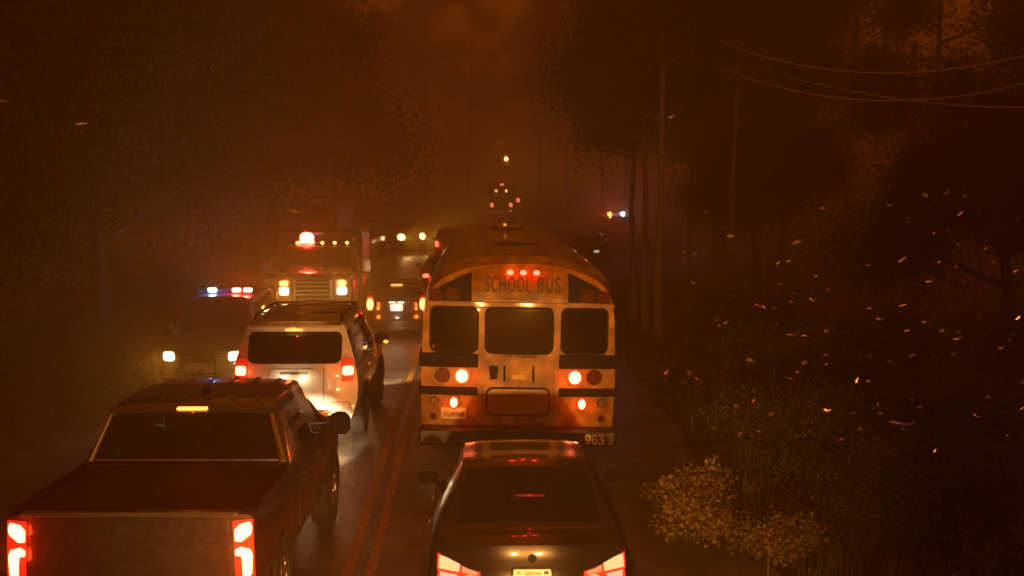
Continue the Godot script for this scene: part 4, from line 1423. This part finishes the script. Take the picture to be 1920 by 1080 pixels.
func build_street() -> void:
	# signals over the junction
	var o := thing("traffic_signal", "traffic signal lit amber hanging over the road centre", "traffic signal", at(949, 298, 98))
	var g := M.new()
	g.box(Vector3(0, .0, 0), Vector3(.36, 1.05, .24), .04)
	obj("housing", g, mt.black, o)
	g = M.new()
	g.ball(Vector3(0, .0, .14), Vector3(.15, .15, .05), 14)
	obj("signal_lamp", g, mt.head_warm, o)
	omni(o, "signal_light", Vector3(0, 0, .3), Color(1, .6, .2), 3.0)
	g = M.new()
	g.tube([Vector3(0, .5, 0), Vector3(0, 1.3, 0)], [.03, .03], 6)
	obj("hanger", g, mt.black, o)
	var p := at(949, 298, 98)
	g = M.new()
	g.tube([Vector3(-14, 7.6, p.z), Vector3(-5, p.y + 1.4, p.z), Vector3(p.x, p.y + 1.28, p.z), Vector3(6, p.y + 1.4, p.z), Vector3(15, 7.6, p.z)], [.02, .02, .02, .02, .02], 5)
	tag(obj("span_wire", g, mt.cable), "thin span wire that carries the amber traffic signal", "wire")
	p = at(627, 300, 62)
	o = thing("traffic_signal", "traffic signal lit red on a post left of the road", "traffic signal", Vector3(p.x, gh(p.x, 62), p.z))
	var hy := p.y - gh(p.x, 62)
	g = M.new()
	g.tube([Vector3(0, 0, -.2), Vector3(0, hy + .5, -.2)], [.09, .07], 8)
	obj("post", g, mt.sign_metal, o)
	g = M.new()
	g.box(Vector3(0, hy - .25, 0), Vector3(.32, .95, .22), .04)
	obj("housing", g, mt.black, o)
	g = M.new()
	g.ball(Vector3(0, hy, .12), Vector3(.11, .11, .04), 12)
	obj("signal_lamp", g, mt.brake_red, o)
	# a small sign by the right trunks
	p = at(1085, 364, 82)
	o = thing("road_sign", "small square road sign on a thin post beyond the bus", "sign", Vector3(p.x, gh(p.x, 82), p.z))
	g = M.new()
	g.tube([Vector3(0, 0, 0), Vector3(0, p.y - gh(p.x, 82) + .3, 0)], [.035, .03], 6)
	obj("post", g, mt.sign_metal, o)
	g = M.new()
	g.box(Vector3(0, p.y - gh(p.x, 82), .05), Vector3(.5, .42, .02), .008)
	obj("sign_plate", g, mt.sign_metal, o)
	# reflector stake near the lower right
	p = at(1436, 1075, 9.2)
	o = thing("marker_stake", "thin marker stake in the dark verge at lower right", "stake", Vector3(p.x, gh(p.x, 9.2), p.z))
	g = M.new()
	g.tube([Vector3(0, -.1, 0), Vector3(.02, at(1437, 1018, 9.2).y - gh(p.x, 9.2), 0)], [.008, .007], 6)
	obj("shaft", g, mt.bark, o)
	# poles and wires on the right
	for q in [[1702.0, 44.0, 9.4, "wooden utility pole at upper right behind the wires"], [2150.0, 13.0, 9.0, "nearer wooden utility pole past the right edge"]]:
		var x: float = at(q[0], 400, q[1]).x
		o = thing("utility_pole", q[3], "utility pole", Vector3(x, gh(x, q[1]), -q[1]), .5)
		g = M.new()
		g.tube([Vector3(0, -.3, 0), Vector3(.1, q[2], 0)], [.15, .10], 10)
		obj("pole", g, mt.pole_wood, o)
		g = M.new()
		g.box(Vector3(.08, q[2] - .6, .13), Vector3(2.4, .12, .1), .02)
		obj("crossarm", g, mt.pole_wood, o)
	var wires := [["upper overhead wire sagging across the upper right", [2150, 20, 13], [1660, 137, 19], [1370, 84, 30]],
		["middle overhead wire sagging lowest across the upper right", [2150, 60, 13], [1690, 189, 19], [1390, 142, 30]],
		["faint lowest overhead wire crossing below the other two", [2150, 170, 15], [1800, 198, 21], [1500, 150, 30]]]
	for q in wires:
		var a := at(q[1][0], q[1][1], q[1][2])
		var b := at(q[2][0], q[2][1], q[2][2])
		var c := at(q[3][0], q[3][1], q[3][2])
		var pts := []
		var rr := []
		for k in 30:
			var t := k / 24.0
			pts.append(a * (2 * (t - .5) * (t - 1)) + b * (4 * t * (1 - t)) + c * (2 * t * (t - .5)))
			rr.append(.013)
		g = M.new()
		g.tube(pts, rr, 5)
		tag(obj("overhead_wire", g, mt.cable), q[0], "wire", "overhead wires at upper right")

func build_trees() -> void:
	# left side: broad trees crowding the road
	var left := [["broad_a", -8.6, 21.0, .95, "broad leafy tree left of the police car"], ["broad_b", -9.8, 14.5, 1.0, "nearest broad tree at the left edge"],
		["broad_c", -8.9, 29.0, 1.1, "broad tree behind the police car"], ["broad_a", -13.0, 24.0, 1.3, "taller tree behind the roadside row at far left"],
		["broad_b", -8.8, 39.0, 1.15, "broad tree left of the fire engine"], ["broad_c", -12.0, 36.0, 1.45, "tall tree over the fire engine's left"],
		["broad_a", -9.8, 52.0, 1.4, "tree behind the tall box truck"], ["broad_b", -14.0, 60.0, 1.7, "hazy tree left of the red signal"],
		["broad_c", -11.5, 80.0, 1.5, "faint tree at the junction's left corner"], ["broad_a", -12.0, 112.0, 1.8, "dim tree beyond the junction left of the amber signal"],
		["broad_b", -18.0, 90.0, 1.9, "barely visible tree in smoke at left distance"], ["broad_c", -16.5, 44.0, 1.7, "highest dark tree of the left-hand wood"]]
	for k in left.size():
		var q = left[k]
		tree("broad_tree", q[0], q[4], q[1], q[2], q[3], k * 1.3, "trees along the left roadside")
	# tall thin-stemmed trees: pixel column, distance, size
	var tall := [["tall_a", 1187.0, 37.0, .95, "tall thin tree, left of the three pale trunks right of the bus"], ["tall_b", 1213.0, 35.0, 1.0, "tall thin tree, middle of the three pale trunks right of the bus"],
		["tall_c", 1238.0, 33.0, 1.0, "tall thin tree, right of the three pale trunks right of the bus"], ["tall_a", 1062.0, 84.0, 1.3, "dim trunk just right of the bus roof"],
		["tall_b", 1130.0, 92.0, 1.4, "dim tall tree behind the distant police car"], ["tall_c", 1296.0, 52.0, 1.2, "tall tree just right of the pale trunks"],
		["tall_b", 1745.0, 36.0, 1.05, "tall tree just right of the utility pole"], ["tall_a", 1375.0, 43.0, 1.1, "tall tree between the pale trunks and the utility pole"],
		["tall_c", 1470.0, 47.0, 1.25, "tall tree under the left end of the wires"], ["tall_b", 1590.0, 40.0, 1.15, "tall tree left of the utility pole"],
		["tall_a", 1850.0, 33.0, 1.1, "tall tree nearest the right edge"], ["tall_c", 1012.0, 125.0, 1.7, "very faint tree over the far end of the road, right side"],
		["tall_a", 800.0, 130.0, 1.7, "very faint tree over the far end of the road, left side"], ["tall_b", 690.0, 98.0, 1.6, "faint tall tree behind the turning pickup"],
		["tall_c", 560.0, 76.0, 1.5, "dim tall tree beside the red signal"], ["tall_b", 880.0, 150.0, 1.9, "faintest tree, nearly lost in the smoke ahead"],
		["tall_a", 480.0, 55.0, 1.35, "tall tree rising over the tall box truck"]]
	for k in tall.size():
		var q = tall[k]
		tree("tall_tree", q[0], q[4], (q[1] - 899) / FOCAL * q[2], q[2], q[3], k * 2.1, "tall thin trees lining the road", "leaf", "bark_pale" if k < 11 else "bark")
	var rb := [["broad_c", 10.5, 46.0, .9, "dark broad tree beyond the right verge behind the embers"], ["broad_c", 12.0, 62.0, 1.6, "hazy tree behind the three pale trunks"],
		["broad_a", 12.5, 104.0, 1.9, "faint tree closing the road on the right"], ["broad_b", 10.5, 24.0, .75, "low dark tree at the right edge"]]
	for k in rb.size():
		var q = rb[k]
		tree("broad_tree", q[0], q[4], q[1], q[2], q[3], k * 1.7 + .4, "dark trees beyond the right verge")
	# shrubs
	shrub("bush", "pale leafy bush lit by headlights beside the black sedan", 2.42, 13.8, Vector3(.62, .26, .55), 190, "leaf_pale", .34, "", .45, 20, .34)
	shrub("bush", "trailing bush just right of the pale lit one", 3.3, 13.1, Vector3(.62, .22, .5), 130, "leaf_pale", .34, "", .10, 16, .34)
	var vs := [[4.3, 16.5, 1.0, .8, "low shrub at the kerb beside the bus bumper"], [5.4, 14.2, 1.2, .9, "dark shrub behind the pale lit bush"], [5.2, 20.5, 1.3, 1.1, "shrub on the verge beside the bus windows"],
		[6.6, 17.5, 1.4, 1.0, "round dark shrub among the embers"], [7.4, 23.0, 1.6, 1.3, "large shrub below the three pale trunks"], [6.3, 29.0, 1.6, 1.4, "shrub at the foot of the pale trunks"], [5.2, 10.2, 1.1, .6, "dark shrub by the marker stake"], [9.5, 20.0, 1.8, 1.5, "big dark shrub at the right edge"]]
	for q in vs: shrub("verge_shrub", q[4], q[0], q[1], Vector3(q[2], q[3], q[2]), 500, "leaf", .6, "dark shrubs on the right verge")
	var ls := [[-8.6, 18.0, 1.3, 1.3, "leafy shrub left of the police car's headlight"], [-8.2, 24.5, 1.2, 1.4, "shrub pressed against the police car's side"], [-9.3, 14.0, 1.5, 1.2, "shrub on the dark bank left of the pickup"],
		[-7.6, 31.5, 1.2, 1.7, "shrub lit yellow left of the fire engine"], [-8.4, 10.5, 1.4, 1.0, "low shrub at the lower left edge"]]
	for q in ls: shrub("bank_shrub", q[4], q[0], q[1], Vector3(q[2], q[3], q[2]), 550, "leaf", .6, "shrubs on the left bank")
	# grass
	var g := M.new()
	for k in 9:
		var b := Vector3(rng.randfn(0, .06), 0, rng.randfn(0, .06))
		var t := b + Vector3(rng.randfn(0, .07), rng.randf_range(.1, .28), rng.randfn(0, .07))
		var w := Vector3(.008, 0, rng.randf_range(-.006, .006))
		g.tri(b - w, b + w, t)
	var mm := MultiMesh.new()
	mm.transform_format = MultiMesh.TRANSFORM_3D
	mm.use_colors = true
	mm.mesh = g.mesh(5.0)
	mm.instance_count = 7000
	for i in 7000:
		var d := 7.0 + 45.0 * pow(rng.randf(), 1.5)
		var x := rng.randf_range(3.2, 9.0) if rng.randf() < .6 else rng.randf_range(-13.0, -6.9)
		mm.set_instance_transform(i, Transform3D(Basis(Vector3.UP, rng.randf() * TAU) * rng.randf_range(.6, 1.5), Vector3(x, gh(x, d) - .03, -d)))
		var t := rng.randf_range(.6, 1.2)
		mm.set_instance_color(i, Color(t, t, t * .9))
	var gr := MultiMeshInstance3D.new()
	gr.name = "grass"
	gr.multimesh = mm
	gr.material_override = mt.grass_blade
	tag(gr, "dry grass growing along both verges of the road", "grass")
	gr.set_meta("kind", "stuff")
	add_child(gr)

func build_embers() -> void:
	var shapes := []
	for q in 3:
		var g := M.new()
		var pts := []
		var rr := []
		for k in 6:
			var t := k / 5.0 - .5
			pts.append(Vector3(t, .10 * sin(t * 5.0 + q * 2.0) * (q + 1) * .4, .06 * cos(t * 7.0 + q)))
			rr.append([.05, .14, .2, .17, .13, .04][(k + q) % 6 if k > 0 and k < 5 else k] * .5)
		g.tube(pts, rr, 6)
		shapes.append(g.mesh(60.0))
	# x, y, length in pixels, tilt, brightness
	var known := [[153, 232, 26, 3, 1], [8, 190, 22, -3, 2], [575, 362, 30, -2, 2], [1909, 596, 12, 30, 0], [1607, 713, 12, 80, 0], [1551, 769, 15, 0, 0], [1753, 845, 7, 45, 0], [1432, 576, 12, -35, 1], [1878, 652, 13, 25, 1], [1863, 491, 6, 0, 1],
		[1793, 500, 7, 10, 1], [1743, 527, 18, 25, 1], [1691, 487, 20, 38, 1], [1734, 604, 12, 8, 1], [1649, 598, 14, 3, 1], [1700, 620, 12, 10, 1], [1767, 620, 11, 10, 1], [1523, 562, 14, -18, 1], [1494, 454, 20, 15, 1], [1304, 476, 18, 18, 2],
		[1630, 497, 18, 22, 2], [1459, 493, 12, 30, 1], [1480, 490, 11, -10, 1], [1367, 363, 8, -70, 2], [1325, 399, 10, 35, 2], [1250, 698, 13, 45, 1], [1293, 700, 13, -28, 1], [1508, 680, 12, 12, 1], [1550, 683, 9, 35, 1], [1495, 697, 10, 40, 1],
		[1413, 751, 14, 60, 2], [1629, 715, 12, -20, 1], [1646, 760, 10, -50, 1], [1600, 775, 10, 0, 2], [1484, 628, 24, -4, 2], [1631, 578, 14, 6, 1], [1710, 666, 18, 5, 2], [1632, 667, 10, 0, 2], [1690, 793, 60, -4, 2], [1491, 415, 9, 15, 2],
		[1544, 391, 20, 0, 2], [1704, 416, 6, 20, 1], [1751, 437, 8, -5, 1], [1777, 432, 9, 10, 2], [1737, 447, 5, 0, 2], [1530, 518, 9, 0, 1], [1490, 550, 8, 0, 2], [1260, 218, 16, 40, 1], [1196, 328, 20, -5, 2], [1306, 735, 8, 0, 2],
		[1890, 815, 8, 45, 1], [1848, 466, 8, 30, 1], [1905, 508, 14, 30, 1], [1788, 664, 12, 20, 2], [1300, 530, 10, -40, 2], [1345, 600, 9, 0, 2], [1380, 555, 10, 10, 2], [1283, 473, 10, -30, 2], [712, 352, 10, -60, 2], [560, 396, 40, 2, 2]]
	rng.seed = 4242
	for k in 60:
		known.append([1240 + 680 * pow(rng.randf(), .8), 345 + rng.randf() * 480, rng.randf_range(5, 17), rng.randf_range(-35, 45), 2 if rng.randf() < .72 else 1])
	for k in known.size():
		var q = known[k]
		var d := rng.randf_range(5.0, 15.0)
		var o := obj("glowing_ember", shapes[k % 3], [mt.ember_bright, mt.ember_mid, mt.ember_faint][q[4]])
		var l: float = q[2] * (.85 if q[4] else 1.0) / FOCAL * d
		o.position = at(q[0], q[1], d)
		var w: float = minf(l, (7.0 if q[4] == 0 else [2.0, 2.8, 3.6][k % 3]) / FOCAL * d / .19)
		o.basis = Basis(Vector3.BACK, deg_to_rad(q[3])) * Basis(Vector3.UP, rng.randf_range(-.4, .4)) * Basis.from_scale(Vector3(l, w, w))
		var special := {0: "large orange ember alone before the dark left trees", 3: "big bright ember at the right edge, level with the bus windows", 4: "bright round ember right of the bus, over the dark verge", 5: "bright ember low over the verge shrubs", 6: "round ember lowest of the bright ones at right"}
		if special.has(k): tag(o, special[k], "ember", "embers drifting over the road")
		else:
			var kind: String = ["bright", "small glowing", "faint"][q[4]]
			var row := "high above the bus roof line" if q[1] < 420 else "level with the bus windows" if q[1] < 660 else "level with the bus lamps" if q[1] < 790 else "low over the shrubs"
			var col := "left of the bus" if q[0] < 1100 else "close to the pale trunks" if q[0] < 1420 else "over the middle of the right verge" if q[0] < 1680 else "toward the right edge"
			tag(o, "%s ember %s, %s" % [kind, col, row], "ember", "embers drifting over the road")
